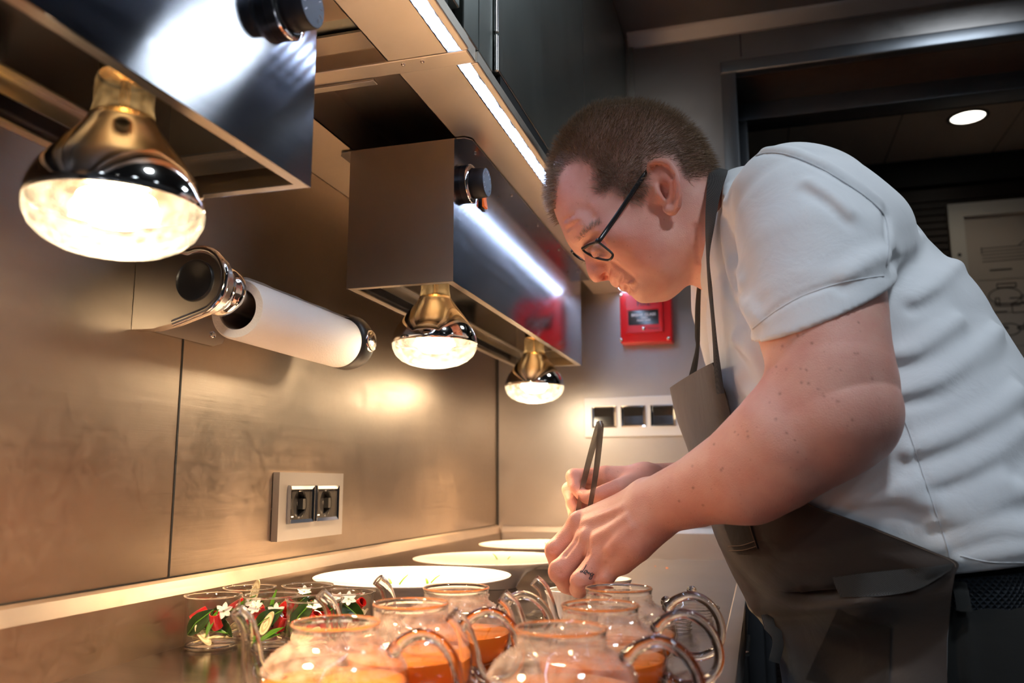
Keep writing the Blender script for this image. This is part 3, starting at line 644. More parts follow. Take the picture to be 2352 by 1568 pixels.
# three switches on the end wall
yf = BY-.010
xa = P(1341, 914, yf)[0]; xb = P(1576, 914, yf)[0]; zt = P(1400, 912, yf)[2]; zb = P(1400, 1003, yf)[2]
t = thing('switch_plate', 'pale plate with three dark rocker switches on the end wall, beside the apron', 'light switch', ((xa+xb)/2, BY, zb))
bm = NB(); box(bm, (xa, yf, zb), (xb, BY-.0005, zt), .0012); obj('cover_plate', bm, M['white_plate'], t)
for pxa, pxb in ((1359, 1417), (1426, 1484), (1494, 1553)):
    a = P(pxa, 957, yf)[0]; b = P(pxb, 957, yf)[0]; ca = (a+b)/2; hw = (b-a)/2; cz_ = (P(1400, 932, yf)[2]+P(1400, 982, yf)[2])/2; hz = hw*.86
    bm = NB(); L = [[bm.verts.new((ca+sa*w_, y, cz_+sb*h_)) for sa, sb in ((-1, -1), (1, -1), (1, 1), (-1, 1))] for y, w_, h_ in ((yf+.001, hw, hz), (yf-.005, hw-.001, hz-.001), (yf-.003, hw-.006, hz-.004), (yf+.001, hw-.0065, hz-.0045))]
    for A, B in zip(L[:-1], L[1:]):
        for i in range(4): bm.faces.new((A[i], A[(i+1) % 4], B[(i+1) % 4], B[i]))
    s_ = obj('switch', bm, M['chrome'], t); s_['label'] = 'switch with chrome bezel'
    w2, h2 = hw-.0068, hz-.0048
    bm = NB(); prism(bm, [(yf-.0005, cz_-h2), (yf-.0045, cz_-h2), (yf-.0030, cz_), (yf-.0058, cz_+h2), (yf-.0005, cz_+h2)], ca-w2, ca+w2, 'X'); obj('rocker', bm, M['black_gloss'], s_)
# ================================================================== fire alarm call point
yf = BY-.046
xa = P(1423, 690, yf)[0]; xb = P(1541, 690, yf)[0]; zt = P(1480, 668, yf)[2]; zb = P(1480, 786, yf)[2]
t = thing('fire_call_point', 'red break-glass fire call point on the end wall, below the chin', 'fire alarm', ((xa+xb)/2, BY, zb))
bm = NB(); box(bm, (xa, yf, zb), (xb, BY-.0005, zt), .003, 3); obj('body', bm, M['red_plastic'], t, 40)
pa, pb = P(1437, 700, yf)[0], P(1522, 700, yf)[0]; p1 = P(1480, 678, yf)[2]; p0 = P(1480, 765, yf)[2]; yp = yf-.008
ga, gb = P(1443, 728, yp)[0], P(1513, 728, yp)[0]; g1 = P(1480, 711, yp)[2]; g0 = P(1480, 745, yp)[2]
bm = NB(); frame_prism(bm, rect(pa, p0, pb, p1), rect(ga, g0, gb, g1), yf+.0005, yp, 'Y'); bmesh.ops.bevel(bm, geom=[e for e in bm.edges if e.calc_length() > .02], offset=.0012, segments=2, affect='EDGES'); cp = obj('cover', bm, M['red_plastic'], t, 40)
bm = NB(); box(bm, (ga-.001, yp+.003, g0-.001), (gb+.001, yf+.001, g1+.001)); gp = obj('glass_panel', bm, M['black_gloss'], t); gp['label'] = 'black glass panel with white words'
gx, gz = (ga+gb)/2, (g0+g1)/2; hh = g1-g0
text('lettering', 'BREAK GLASS', (gx, yp+.0026, gz+hh*.18), .0095, ROT_MY, M['white_print'], gp)
text('lettering', 'THEN', (gx+.002, yp+.0026, gz-hh*.03), .006, ROT_MY, M['white_print'], gp)
text('lettering', 'PRESS HERE', (gx, yp+.0026, gz-hh*.20), .0062, ROT_MY, M['white_print'], gp)
text('fire_lettering', 'FIRE', (P(1478, 697, yp)[0], yp-.0002, P(1478, 697, yp)[2]), .0165, ROT_MY, M['black_plastic'], cp, spacing=1.08)
q = P(1478, 754, yp); bm = NB(); lathe(bm, [(0, -.0015), (.003, -.0012), (.0042, 0)], tuple(q), 20, axis='Y'); obj('test_button', bm, M['chrome'], cp, 60)
q = P(1509, 693, yp); bm = NB(); lathe(bm, [(0, -.0004), (.002, -.0004), (.0022, 0)], tuple(q), 14, axis='Y'); obj('indicator_hole', bm, M['black_plastic'], cp)
bm = NB()
for k in range(9): q = P(1487+k*2.9, 753.5, yp); box(bm, (q[0], yp-.0003, q[2]-.001), (q[0]+.0022, yp+.0002, q[2]+.001-.0004*(k % 2)))
obj('small_print', bm, M['black_plastic'], cp)
for px, py in ((1426, 678), (1427, 780), (1535, 776), (1537, 674)):
    q = P(px, py, yf); bm = NB(); lathe(bm, [(0, -.002), (.003, -.0016), (.0042, 0)], tuple(q), 18, axis='Y'); obj('screw', bm, M['screw'], t, 60)
# ================================================================== plates
def plate(label, x, y, bits):
    t = thing('footed_plate', label, 'plate', (x, y, ZC), group='white footed plates')
    prof = [(0, .0425), (.05, .0425), (.085, .0435), (.115, .0455), (.1335, .0478), (.135, .0484), (.1345, .0472), (.115, .0425), (.085, .036), (.062, .026), (.049, .014), (.0425, .004), (.041, .0006), (.037, .0004), (.036, .003), (.02, .006), (0, .006)]
    bm = NB(); lathe(bm, prof, (x, y, ZC), 96); obj('plate_body', bm, M['plate'], t, 50)
    for k, (dx, dy, a, ln_) in enumerate(bits):
        zz = ZC+.0432
        c = np.array([x+dx, y+dy, zz+.0006]); v = np.array([math.cos(a), .4*math.sin(a), .75])
        bm = NB(); tube(bm, [c, c+v*ln_*.5+np.array([0, 0, .001]), c+v*ln_], [.0018, .0018, .0009], 6, flat=(1, .5))
        o = obj('herb_sliver', bm, M['herb'], None, 60); tag(o, label_h[label][k] if isinstance(label_h[label], list) else label_h[label], 'herb', 'green slivers on the plates')
M['herb'] = simple('green herb', (.10, .26, .01), .5)
PL = ['white footed plate nearest the glass teapots', 'second white footed plate, behind the front plate', 'third white footed plate, deepest in the corner']
label_h = {PL[0]: ['leftmost short green sliver on the front plate', 'tall green sliver left of the middle of the front plate', 'green sliver right of the middle of the front plate', 'rightmost pale green sliver on the front plate'],
           PL[1]: ['thin green sliver on the second plate', 'tiny green speck at the right on the second plate'], PL[2]: ['green sliver on the deepest plate, beside the knuckles']}
def rel(px, py, c):
    q = PZ(px, py, ZC+.0436); return q[0]-c[0], q[1]-c[1]
c1, c2, c3 = (-.465, 1.115), (-.443, 1.41), (-.440, 1.755)
plate(PL[0], *c1, [(*rel(898, 1340, c1), 2.2, .008), (*rel(917, 1342, c1), .9, .016), (*rel(982, 1340, c1), 2.0, .008), (*rel(990, 1338, c1), .5, .013)])
plate(PL[1], *c2, [(*rel(1142, 1284, c2), 2.4, .012), (*rel(1166, 1284, c2), .6, .006)])
plate(PL[2], *c3, [(*rel(1256, 1253, c3), 2.2, .010)])
# ================================================================== teapots
M['glass'] = thin_glass('teapot glass', (.985, .98, .97), 0, bump=0)
M['glass_fog'] = thin_glass('teapot glass with condensation', (.985, .98, .97), .03, fog=.13, bump=.06, fog_col=(.95, .90, .86))
M['glass_rim'] = None
def solid_glass(name, col=(1, 1, 1), rough=0.0):
    m, nt, b = new_mat(name); b.inputs['Base Color'].default_value = (*col, 1); b.inputs['Roughness'].default_value = rough
    b.inputs['Transmission Weight'].default_value = 1.0; b.inputs['IOR'].default_value = 1.48
    return m
M['solid_glass'] = solid_glass('solid glass')
def tea_mat():
    m, nt, b = new_mat('amber tea'); b.inputs['Base Color'].default_value = (1.0, .34, .045, 1); b.inputs['Roughness'].default_value = .04
    b.inputs['Transmission Weight'].default_value = .55; b.inputs['IOR'].default_value = 1.33
    b.inputs['Subsurface Weight'].default_value = .0
    return m
M['tea'] = tea_mat()
TP_OUT = [(.0318, .0700), (.0325, .0712), (.0332, .0704), (.0328, .0685), (.0322, .066), (.0322, .0595), (.0335, .0572), (.0375, .0548), (.0435, .0515), (.0495, .046), (.0537, .0385), (.0554, .030), (.0550, .021), (.0520, .012), (.046, .0050), (.042, .0018), (.036, .0006), (0, .0006)]
def inner(prof, th): 
    out = []
    for i, (r, h) in enumerate(prof):
        a = prof[max(i-1, 0)]; b = prof[min(i+1, len(prof)-1)]; dr, dh = b[0]-a[0], b[1]-a[1]; L = math.hypot(dr, dh) or 1
        out.append((max(r+dh/L*th, 0), h-dr/L*th))
    return out
def teapot_at(px, py, label, rot, level=.0285):
    d = ray(px, py); zz = ZC+.070; c = PZ(px, py, zz)
    t = thing('glass_teapot', label, 'teapot', (c[0], c[1], ZC), rot, 'glass teapots of amber tea')
    if teapot_at.src:
        for ch in teapot_at.src.children:
            if ch.name.startswith('tea') and level != .0285: continue
            copy_tree(ch, t)
        if level == .0285: return t
    o0 = (0, 0, 0)
    if not teapot_at.src:
        out = TP_OUT; i0 = 4
        inn = inner(out, .0016)
        bm = NB(); lathe(bm, out[10:]+inn[10:][::-1], o0, 72); obj('bowl', bm, M['glass'], t, 60, local=True)
        bm = NB(); lathe(bm, out[4:11]+inn[4:11][::-1], o0, 72); obj('shoulder', bm, M['glass_fog'], t, 60, local=True)
        bm = NB(); lathe(bm, [(.0322, .066), (.0328, .0685), (.0334, .0702), (.0326, .0714), (.0314, .0706), (.0306, .068), (.0306, .066)], o0, 72); obj('neck_rim', bm, M['solid_glass'], t, 60, local=True)
        # spout
        pts = catmull([(-.046, 0, .016), (-.060, 0, .0225), (-.0685, 0, .036), (-.0715, 0, .052), (-.0765, 0, .067), (-.0855, 0, .0755)], 6)
        rad = np.interp(np.linspace(0, 1, len(pts)), [0, .2, .45, .7, 1], [.0145, .0115, .0085, .0068, .0062])
        bm = NB(); tube_hollow(bm, pts, list(rad), .0013); obj('spout', bm, M['solid_glass'], t, 170, local=True)
        bm = NB(); c_ = Vector(pts[-1]); ax = (Vector(pts[-1])-Vector(pts[-2])).normalized(); s = Vector((0, 1, 0)); u = ax.cross(s)
        tube(bm, [c_+(s*math.cos(a)+u*math.sin(a))*.0057 for a in np.linspace(0, 2*PI, 25)[:-1]], .0009, 8, closed=True); obj('spout_lip', bm, M['solid_glass'], t, 170, local=True)
        # handle
        pts = catmull([(.0470, 0, .0530), (.056, 0, .0610), (.070, 0, .0655), (.0845, 0, .060), (.0945, 0, .047), (.0975, 0, .032), (.093, 0, .019), (.081, 0, .0105), (.066, 0, .0090), (.0545, 0, .0135)], 5)
        rad = [.0042+.0018*(abs(k/(len(pts)-1)-.5)*2)**6 for k in range(len(pts))]
        pts = [np.array((.0425, 0, .0505)), np.array((.0440, 0, .0512))]+pts+[np.array((.0528, 0, .0150)), np.array((.0515, 0, .0160))]; rad = [.0012, .0045]+rad+[.0045, .0012]
        bm = NB(); tube(bm, pts, rad, 16); obj('handle', bm, M['solid_glass'], t, 170, local=True)
        # droplets of condensation under the shoulder
        bm = NB(); rr_ = random.Random(5)
        for k in range(150):
            a = rr_.random()*2*PI; h = .040+rr_.random()*.024
            r = np.interp(h, [.0385, .046, .0515, .0548, .0572, .066], [.0537, .0495, .0435, .0375, .0335, .0322])+.0001
            q = bmesh.ops.create_icosphere(bm, subdivisions=1, radius=.0004+.0007*rr_.random())
            bmesh.ops.translate(bm, vec=(r*math.cos(a), r*math.sin(a), h), verts=q['verts'])
        dr = obj('condensation', bm, M['solid_glass'], t, 170, local=True); dr['kind'] = 'stuff'
    # tea up to the level
    inn = sorted([p for p in inner(TP_OUT, .0019) if p[1] < level], key=lambda p: p[1])
    rl = np.interp(level, [p[1] for p in sorted(inner(TP_OUT, .0019)[6:], key=lambda p: p[1])], [p[0] for p in sorted(inner(TP_OUT, .0019)[6:], key=lambda p: p[1])])
    pr = [(0, inn[0][1])]+[p for p in inn if p[0] > 0]+[(rl, level-.0002), (rl-.0012, level), (0, level)]
    bm = NB(); lathe(bm, pr, o0, 72); obj('tea', bm, M['tea'], t, 60, local=True)
    if not teapot_at.src: teapot_at.src = t
    return t
teapot_at.src = None
teapot_at(772, 1431, 'foremost left glass teapot of amber tea, spout beside the glass beakers', .0)
teapot_at(944, 1386, 'middle glass teapot of the left row, half hidden behind the foremost left teapot', .05)
teapot_at(1048, 1350, 'rear glass teapot of the left row, in front of the front plate', .0)
teapot_at(1289, 1443, 'foremost right glass teapot, largest and mistiest in the picture', -.06)
teapot_at(1378, 1390, 'middle glass teapot of the right row', .05, level=.0285)
teapot_at(1421, 1351, 'rear glass teapot of the right row, below the tattooed hand', .02)
# ------------------------------------------------------------------ loose lids
def lid(label, loc, tilt=0, az=0, group=None):
    t = thing('glass_teapot_cover', label, 'lid', loc, 0, 'loose glass teapot lids')
    t.rotation_euler = (tilt*math.cos(az), tilt*math.sin(az), az)
    if lid.src:
        for ch in lid.src.children: copy_tree(ch, t)
        return t
    o = [(0, .0125), (.008, .0122), (.018, .0108), (.026, .0075), (.0305, .0035), (.0345, .0022), (.0355, .0014), (.0345, .0004), (.030, .0016), (.0255, .0058), (.0175, .0092), (.008, .0106), (0, .0109)]
    bm = NB(); lathe(bm, o, (0, 0, 0), 56); obj('dome', bm, M['glass'], t, 60, local=True)
    bm = NB(); tube(bm, [(.0348*math.cos(a), .0348*math.sin(a), .0013) for a in np.linspace(0, 2*PI, 49)[:-1]], .0010, 8, closed=True); obj('rim', bm, M['solid_glass'], t, 170, local=True)
    bm = NB(); lathe(bm, [(0, .0120), (.003, .0125), (.0026, .0150)]+[(.0066*math.sin(a), .0205-.0066*math.cos(a)) for a in np.linspace(.42, PI-.02, 14)]+[(0, .0271)], (0, 0, 0), 28); obj('knob', bm, M['solid_glass'], t, 170, local=True)
    lid.src = t
    return t
lid.src = None
q = PZ(1592, 1420, ZC+.001)
lid('glass lid with ball knob lying nearest the worktop rim, highest knob', (q[0]-.002, q[1]+.012, ZC+.0135), .06, .3)
lid('glass lid lying flat under the one with the highest ball knob', (q[0]-.006, q[1]+.006, ZC+.0002), 0, 0) if False else None
q2 = PZ(1555, 1450, ZC+.001)
lid('glass lid with ball knob beside the handle of the rear right teapot', (q2[0]-.010, q2[1]+.004, ZC+.0135), .10, 2.2)
q3 = PZ(1618, 1445, ZC+.001)
bm = None
def flat_disc(label, x, y):
    t = thing('glass_infuser', label, 'glass infuser', (x, y, ZC), 0)
    bm = NB(); o = [(.0255, .0003), (.0262, .006), (.027, .0124), (.0258, .0124), (.025, .006), (.0245, .0015), (0, .0015), (0, .0003)]
    lathe(bm, o, (x, y, ZC), 48); obj('cup', bm, M['glass'], t, 60)
    bm = NB()
    for h in (.004, .008, .0122): tube(bm, [(x+.0268*math.cos(a), y+.0268*math.sin(a), ZC+h) for a in np.linspace(0, 2*PI, 41)[:-1]], .0007, 6, closed=True)
    obj('rings', bm, M['solid_glass'], t, 170)
flat_disc('ringed clear glass cup under the lid nearest the worktop rim', q[0]-.002, q[1]+.012)
flat_disc('ringed clear glass cup under the lid beside the rear right teapot handle', q2[0]-.010, q2[1]+.004)
q4 = PZ(1276, 1412, ZC+.001)
lid('glass lid with ball knob between the two teapot rows, beside the ramekin', (q4[0]-.004, q4[1]-.002, ZC+.0004), 0, .5)
# ------------------------------------------------------------------ ramekin and small bowl
def ramekin(name, label, c, R, H, cat):
    t = thing(name, label, cat, (c[0], c[1], ZC))
    n = 28; m_ = n*8; bm = NB(); rings = []
    prof = [(R*.80, .0003), (R*.86, .002), (R*.90, H*.25), (R*.94, H*.62), (R*.965, H*.86), (R*1.0, H*.90), (R*1.0, H*.99), (R*.97, H), (R*.90, H*.985), (R*.88, H*.6), (R*.84, H*.1), (R*.8, H*.08)]
    for k, (r, h) in enumerate(prof):
        rings.append([bm.verts.new((c[0]+(r-(.0011 if 1 <= k <= 4 else 0)*(1-abs(math.cos(n*PI*j/m_)))**2)*math.cos(2*PI*j/m_), c[1]+(r-(.0011 if 1 <= k <= 4 else 0)*(1-abs(math.cos(n*PI*j/m_)))**2)*math.sin(2*PI*j/m_), ZC+h)) for j in range(m_)])
    for A, B in zip(rings[:-1], rings[1:]):
        for j in range(m_): bm.faces.new((A[j], A[(j+1) % m_], B[(j+1) % m_], B[j]))
    bm.faces.new(rings[0][::-1]); bm.faces.new(rings[-1])
    obj('fluted_cup', bm, M['plate'], t, 50)
    return t
RK = PZ(1318, 1352, ZC+.044)
ramekin('ramekin', 'white fluted ramekin under the tattooed hand, holding green herbs', RK, .033, .044, 'ramekin')
RB = PZ(1385, 1333, ZC+.036)
ramekin('sauce_bowl', 'small grey-shadowed white bowl behind the tattooed hand', (RB[0], RB[1]+.03), .036, .036, 'bowl')
rr_ = random.Random(9); bm = NB()
for k in range(90):
    a, r = rr_.random()*2*PI, .024*math.sqrt(rr_.random())
    p0 = np.array([RK[0]+r*math.cos(a), RK[1]+r*math.sin(a), ZC+.014+.014*rr_.random()]); dv = np.array([rr_.uniform(-.5, .5), rr_.uniform(-.5, .5), rr_.uniform(.2, 1)])*.014
    tube(bm, [p0, p0+dv*.5+np.array([.001, 0, 0]), p0+dv], [.0009, .0012, .0005], 5)
o = obj('chopped_herbs', bm, M['herb'], None, 60); tag(o, 'chopped green herbs heaped in the fluted ramekin', 'herbs', kind='stuff')
# spots of spilled tea on the worktop
for k, (px, py, r, lab) in enumerate(((1532, 1304, .0032, 'orange drop of spilled tea on the worktop, right of the hand'), (1505, 1300, .0014, 'tiny orange speck on the worktop, left of the larger drop'), (1648, 1450, .006, 'dark flat smear on the worktop beside the rim'))):
    q = PZ(px, py, ZC); bm = NB(); lathe(bm, [(0, .0012), (r*.6, .0009), (r, .0001)], (q[0], q[1], ZC), 16)
    o = obj('spilled_drop', bm, simple('spilled tea', (.55, .16, .02), .15) if k < 2 else simple('dark wet smear', (.06, .05, .05), .15), None, 170); tag(o, lab, 'spill')
# ================================================================== beakers of garnish
M['beaker'] = thin_glass('beaker glass', (.985, .99, .985), 0)
def beaker(label, x, y):
    t = thing('glass_beaker', label, 'beaker', (x, y, ZC), group='glass beakers of garnish')
    if beaker.src:
        for ch in beaker.src.children: copy_tree(ch, t)
        return t
    out = [(0, .0004), (.0255, .0004), (.0275, .0012), (.0283, .003), (.0283, .050), (.0290, .0525), (.0303, .0540)]
    inn = [(.0292, .0546), (.0278, .0530), (.0270, .050), (.0270, .0045), (.0255, .0032), (0, .0032)]
    bm = NB(); lathe(bm, out+inn, (0, 0, 0), 64); obj('cup', bm, M['beaker'], t, 50, local=True)
    bm = NB(); tube(bm, [(.0296*math.cos(a), .0296*math.sin(a), .0543) for a in np.linspace(0, 2*PI, 65)[:-1]], .0010, 8, closed=True); obj('rim', bm, M['solid_glass'], t, 170, local=True)
    bm = NB(); lathe(bm, [(.0245, .0010), (.0270, .0022), (.0270, .0042), (.0245, .0030)], (0, 0, 0), 64, close=True); obj('base_ring', bm, M['solid_glass'], t, 170, local=True)
    beaker.src = t
    return t
beaker.src = None
BK = [('front left', -.5775, .825), ('back left', -.580, .898), ('front middle', -.516, .840), ('back middle', -.5235, .932), ('front right', -.4545, .825), ('back right', -.4490, .890)]
# garnish prototypes (local, at the origin)
def leaf_mat():
    m, nt, b = new_mat('lime leaf'); b.inputs['Roughness'].default_value = .3
    tc = N(nt, 'ShaderNodeTexCoord'); n = N(nt, 'ShaderNodeTexNoise'); n.inputs['Scale'].default_value = 120; nt.links.new(tc.outputs['Object'], n.inputs['Vector'])
    cr = N(nt, 'ShaderNodeMix', data_type='RGBA'); cr.inputs['A'].default_value = (.006, .025, .004, 1); cr.inputs['B'].default_value = (.022, .070, .009, 1)
    nt.links.new(n.outputs['Fac'], cr.inputs['Factor']); nt.links.new(cr.outputs['Result'], b.inputs['Base Color'])
    return m
M['leaf'] = leaf_mat(); M['leaf2'] = simple('bright leaf', (.10, .30, .02), .35, var=.3)
M['chilli'] = simple('red chilli', (.46, .008, .008), .14, var=.25, coat=.5); M['chilli_in'] = simple('chilli flesh', (.75, .10, .03), .4)
M['petal'] = simple('white petal', (.86, .85, .82), .6); M['calyx'] = simple('green calyx', (.30, .42, .12), .5)
def ring_mat():
    m, nt, b = new_mat('lemongrass'); b.inputs['Roughness'].default_value = .5
    tc = N(nt, 'ShaderNodeTexCoord'); wv = N(nt, 'ShaderNodeTexWave', wave_type='RINGS', rings_direction='Z'); wv.inputs['Scale'].default_value = 110; wv.inputs['Distortion'].default_value = 1.5
    mp = N(nt, 'ShaderNodeMapping'); mp.inputs['Scale'].default_value = (.42, 1, 1); nt.links.new(tc.outputs['Object'], mp.inputs['Vector']); nt.links.new(mp.outputs[0], wv.inputs['Vector'])
    cr = N(nt, 'ShaderNodeMix', data_type='RGBA'); cr.inputs['A'].default_value = (.60, .47, .24, 1); cr.inputs['B'].default_value = (.86, .78, .52, 1)
    nt.links.new(wv.outputs['Fac'], cr.inputs['Factor']); nt.links.new(cr.outputs['Result'], b.inputs['Base Color'])
    return m
M['lemongrass'] = ring_mat()
def leaf_bm(L, W, curl=.25, fold=.35):
    bm = NB(); rows = []
    for i in range(13):
        u = i/12; wd = W/2*(math.sin(PI*min(1, u*1.02))**.75)*(1-.15*u)
        rows.append([((u-.5)*L, wd*s, curl*L*(.25-(u-.5)**2)+fold*abs(wd*s)-.0006*(abs(s) < .1)) for s in (-1, -.66, -.33, -.06, 0, .06, .33, .66, 1)])
    sheet(bm, rows); bmesh.ops.remove_doubles(bm, verts=bm.verts, dist=1e-5); bmesh.ops.solidify(bm, geom=bm.faces[:], thickness=.0004)
    return bm
def chilli_bm(r, L, bend):
    bm = NB(); pts = [(bend*(1-math.cos(a)), 0, L*(a/1.2)) for a in np.linspace(0, 1.2, 7)]
    tube(bm, pts, [r, r*1.02, r*1.02, r, r*.96, r*.92, r*.86], 20, cap=False); tube(bm, pts[::-1], [r*.68]*7, 20, cap=False)
    vs = list(bm.verts); n = len(vs)//2
    for a, b in ((vs[0:20], vs[n+6*20:n+7*20]), (vs[6*20:7*20], vs[n:n+20])):
        for k in range(20):
            A = [a[k], a[(k+1) % 20]]
            B = sorted(b, key=lambda v: (v.co-A[1].co).length)[0]; C_ = sorted(b, key=lambda v: (v.co-A[0].co).length)[0]
            try: bm.faces.new((A[0], A[1], B, C_) if B != C_ else (A[0], A[1], B))
            except ValueError: pass
    bmesh.ops.translate(bm, vec=(0, 0, -L/2), verts=bm.verts)
    return bm
def slice_bm(a, b, th):
    bm = NB(); el = [(a*math.cos(q)*(1+.18*math.cos(q)), b*math.sin(q)) for q in np.linspace(0, 2*PI, 29)[:-1]]
    prism(bm, el, -th/2, th/2, 'Z')
    return bm
def link_piece(src_children, root):
    for c in src_children: copy_tree(c, root)
PROTO = {}
def piece(kind, label, loc, rot, group, name, cat):
    t = thing(name, label, cat, loc, 0, group); t.rotation_euler = rot
    if kind in PROTO:
        for c in PROTO[kind].children: copy_tree(c, t)
        return t
    if kind == 'leaf': obj('blade', leaf_bm(.040, .020), M['leaf'], t, 60, local=True); bm = NB(); tube(bm, [(-.019, 0, .0012), (0, 0, .0096), (.019, 0, .0012)], .0005, 6); obj('midrib', bm, M['leaf2'], t, 60, local=True)
    if kind == 'shoot':
        obj('blade', leaf_bm(.030, .007, .2, .5), M['leaf2'], t, 60, local=True); bm = NB(); tube(bm, [(-.014, 0, .001), (-.022, .001, -.002)], .0007, 6); obj('stem', bm, M['calyx'], t, 60, local=True)
    if kind == 'chilli': obj('skin', chilli_bm(.0062, .017, .006), M['chilli'], t, 50, local=True)
    if kind == 'slice': obj('slice_body', slice_bm(.0135, .0052, .0013), M['lemongrass'], t, 40, local=True)
    if kind == 'strip': 
        bm = NB(); tube(bm, [(-.014, 0, 0), (-.004, .001, .001), (.006, 0, .0012), (.014, -.001, 0)], [.0022, .003, .003, .0016], 10, flat=(1, .4)); obj('strip_body', bm, M['lemongrass'], t, 60, local=True)
    if kind == 'flower':
        for k in range(6):
            bm = leaf_bm(.0095, .0058, -.18, .1); bmesh.ops.translate(bm, vec=(.0056, 0, 0), verts=bm.verts)
            bmesh.ops.rotate(bm, cent=(0, 0, 0), matrix=Matrix.Rotation(-.25, 3, 'Y'), verts=bm.verts); bmesh.ops.rotate(bm, cent=(0, 0, 0), matrix=Matrix.Rotation(k*PI/3, 3, 'Z'), verts=bm.verts)
            obj('petal', bm, M['petal'], t, 60, local=True)
        bm = NB(); tube(bm, [(0, 0, .0004), (0, 0, -.005), (.0006, 0, -.009)], [.0011, .001, .0013], 8); obj('tube', bm, M['calyx'], t, 60, local=True)
    PROTO[kind] = t
    return t
NAMES = {'leaf': ('lime_leaf', 'leaf', 'dark green lime leaf'), 'shoot': ('herb_shoot', 'herb', 'bright green narrow herb leaf'), 'chilli': ('chilli_slice', 'chilli', 'red chilli piece'), 'slice': ('lemongrass_slice', 'lemongrass', 'oval cut lemongrass slice'), 'strip': ('lemongrass_strip', 'lemongrass', 'pale lemongrass strip'), 'flower': ('jasmine_flower', 'flower', 'white jasmine flower')}
PLUR = {'leaf': 'lime leaves', 'shoot': 'herb leaves', 'chilli': 'chilli pieces', 'slice': 'lemongrass slices', 'strip': 'lemongrass strips', 'flower': 'jasmine flowers'}
# (kind, dx, dy, z, rx, ry, rz): contents of each beaker, front (towards the viewer) is -dy
FILL = {
 'front left': [('leaf', -.004, -.017, .026, 1.45, -.75, .15), ('leaf', .006, .012, .030, 1.5, -.4, -.2), ('chilli', -.018, -.006, .020, .4, .2, .3), ('chilli', .012, -.013, .027, .5, -.3, .2), ('chilli', .002, .004, .022, 1.2, .4, 0), ('chilli', -.008, .010, .024, .3, .9, 0), ('flower', .019, -.004, .036, .9, .5, 0), ('slice', -.001, -.018, .015, .9, .9, .2), ('slice', .008, .002, .009, .2, .1, .8), ('strip', -.007, -.012, .0075, .1, .35, .5), ('strip', .009, -.013, .009, .2, -.15, .2), ('strip', .002, .008, .007, .1, .1, 1.3), ('shoot', .012, -.016, .026, 1.3, -1.15, .2), ('shoot', .010, -.010, .016, .6, .2, .4)],
 'front middle': [('leaf', .006, -.012, .029, 1.5, -.55, .05), ('leaf', -.008, .010, .028, 1.4, -.9, .3), ('flower', -.010, -.016, .041, .95, -.35, 0), ('flower', .014, -.010, .036, 1.1, .5, .3), ('slice', .007, -.020, .024, 1.45, -1.05, .05), ('chilli', .017, -.004, .026, .3, .3, .1), ('chilli', .016, .006, .040, .8, .4, .5), ('chilli', 0, .006, .012, 1.2, .2, .2), ('strip', -.014, -.006, .010, .2, -.9, .3), ('strip', -.003, .004, .007, .1, .1, .9), ('shoot', .013, -.016, .014, .9, -.5, .3), ('shoot', .008, -.016, .009, .7, -.35, .1), ('shoot', -.002, .012, .042, 1.2, -1.4, 0)],
 'front right': [('leaf', -.009, -.012, .036, 1.35, -.95, .25), ('leaf', .004, .012, .034, 1.5, -.5, 0), ('flower', .006, -.010, .046, .35, .2, 0), ('chilli', .005, -.012, .032, .3, .15, .2), ('chilli', .012, -.004, .030, .2, -.3, .5), ('slice', -.012, -.017, .020, 1.4, -.95, .1), ('slice', .002, -.019, .017, 1.2, -.6, .3), ('strip', -.006, .004, .008, .1, .2, .4), ('strip', .010, -.010, .010, .2, .1, 1.0), ('chilli', 0, .008, .014, 1.3, .2, 1.0)],
 'back left': [('leaf', .005, -.004, .024, 1.3, -.7, .4), ('chilli', .017, -.008, .026, .4, .2, .2), ('chilli', -.004, .010, .014, 1.2, .3, .6), ('flower', .014, -.014, .036, .8, .6, .2), ('slice', .010, -.004, .046, 1.4, -1.3, .2), ('strip', .012, -.016, .012, .3, -.8, .5), ('strip', -.004, -.002, .008, .1, .2, 1.2), ('shoot', .016, -.014, .030, 1.2, -1.0, .4), ('shoot', .004, -.014, .036, 1.2, -.6, .2)],
 'back middle': [('leaf', -.006, -.010, .030, 1.4, -.8, .1), ('leaf', .008, .006, .028, 1.4, -.3, .2), ('flower', -.006, .002, .044, .5, .2, 0), ('chilli', .010, -.010, .026, .3, .2, .3), ('chilli', -.004, .012, .014, 1.2, .4, .2), ('slice', .004, -.016, .014, 1.2, -.7, .2), ('strip', -.010, -.004, .008, .1, .3, .7)],
 'back right': [('leaf', .012, -.010, .032, 1.2, .65, .1), ('leaf', -.006, .010, .028, 1.4, -.5, .2), ('flower', .007, -.012, .045, .75, .35, 0), ('flower', -.013, -.008, .045, .35, -.1, .4), ('chilli', .012, .002, .038, .5, .6, .2), ('chilli', -.002, -.004, .024, .4, .2, .2), ('chilli', -.010, .006, .016, 1.2, .2, .5), ('slice', .016, -.012, .022, 1.4, -.9, .6), ('strip', .018, .002, .022, .2, -1.0, .9), ('strip', 0, .002, .008, .1, .2, .4)],
}
EXTRA = [('chilli', .013, .010, .020, .4, .5, .3), ('chilli', -.012, -.010, .032, .9, .2, .8), ('leaf', -.006, .004, .018, 1.2, -.5, 1.2), ('slice', -.012, .006, .012, 1.0, .4, .5), ('strip', .004, -.004, .006, .05, .1, .2)]
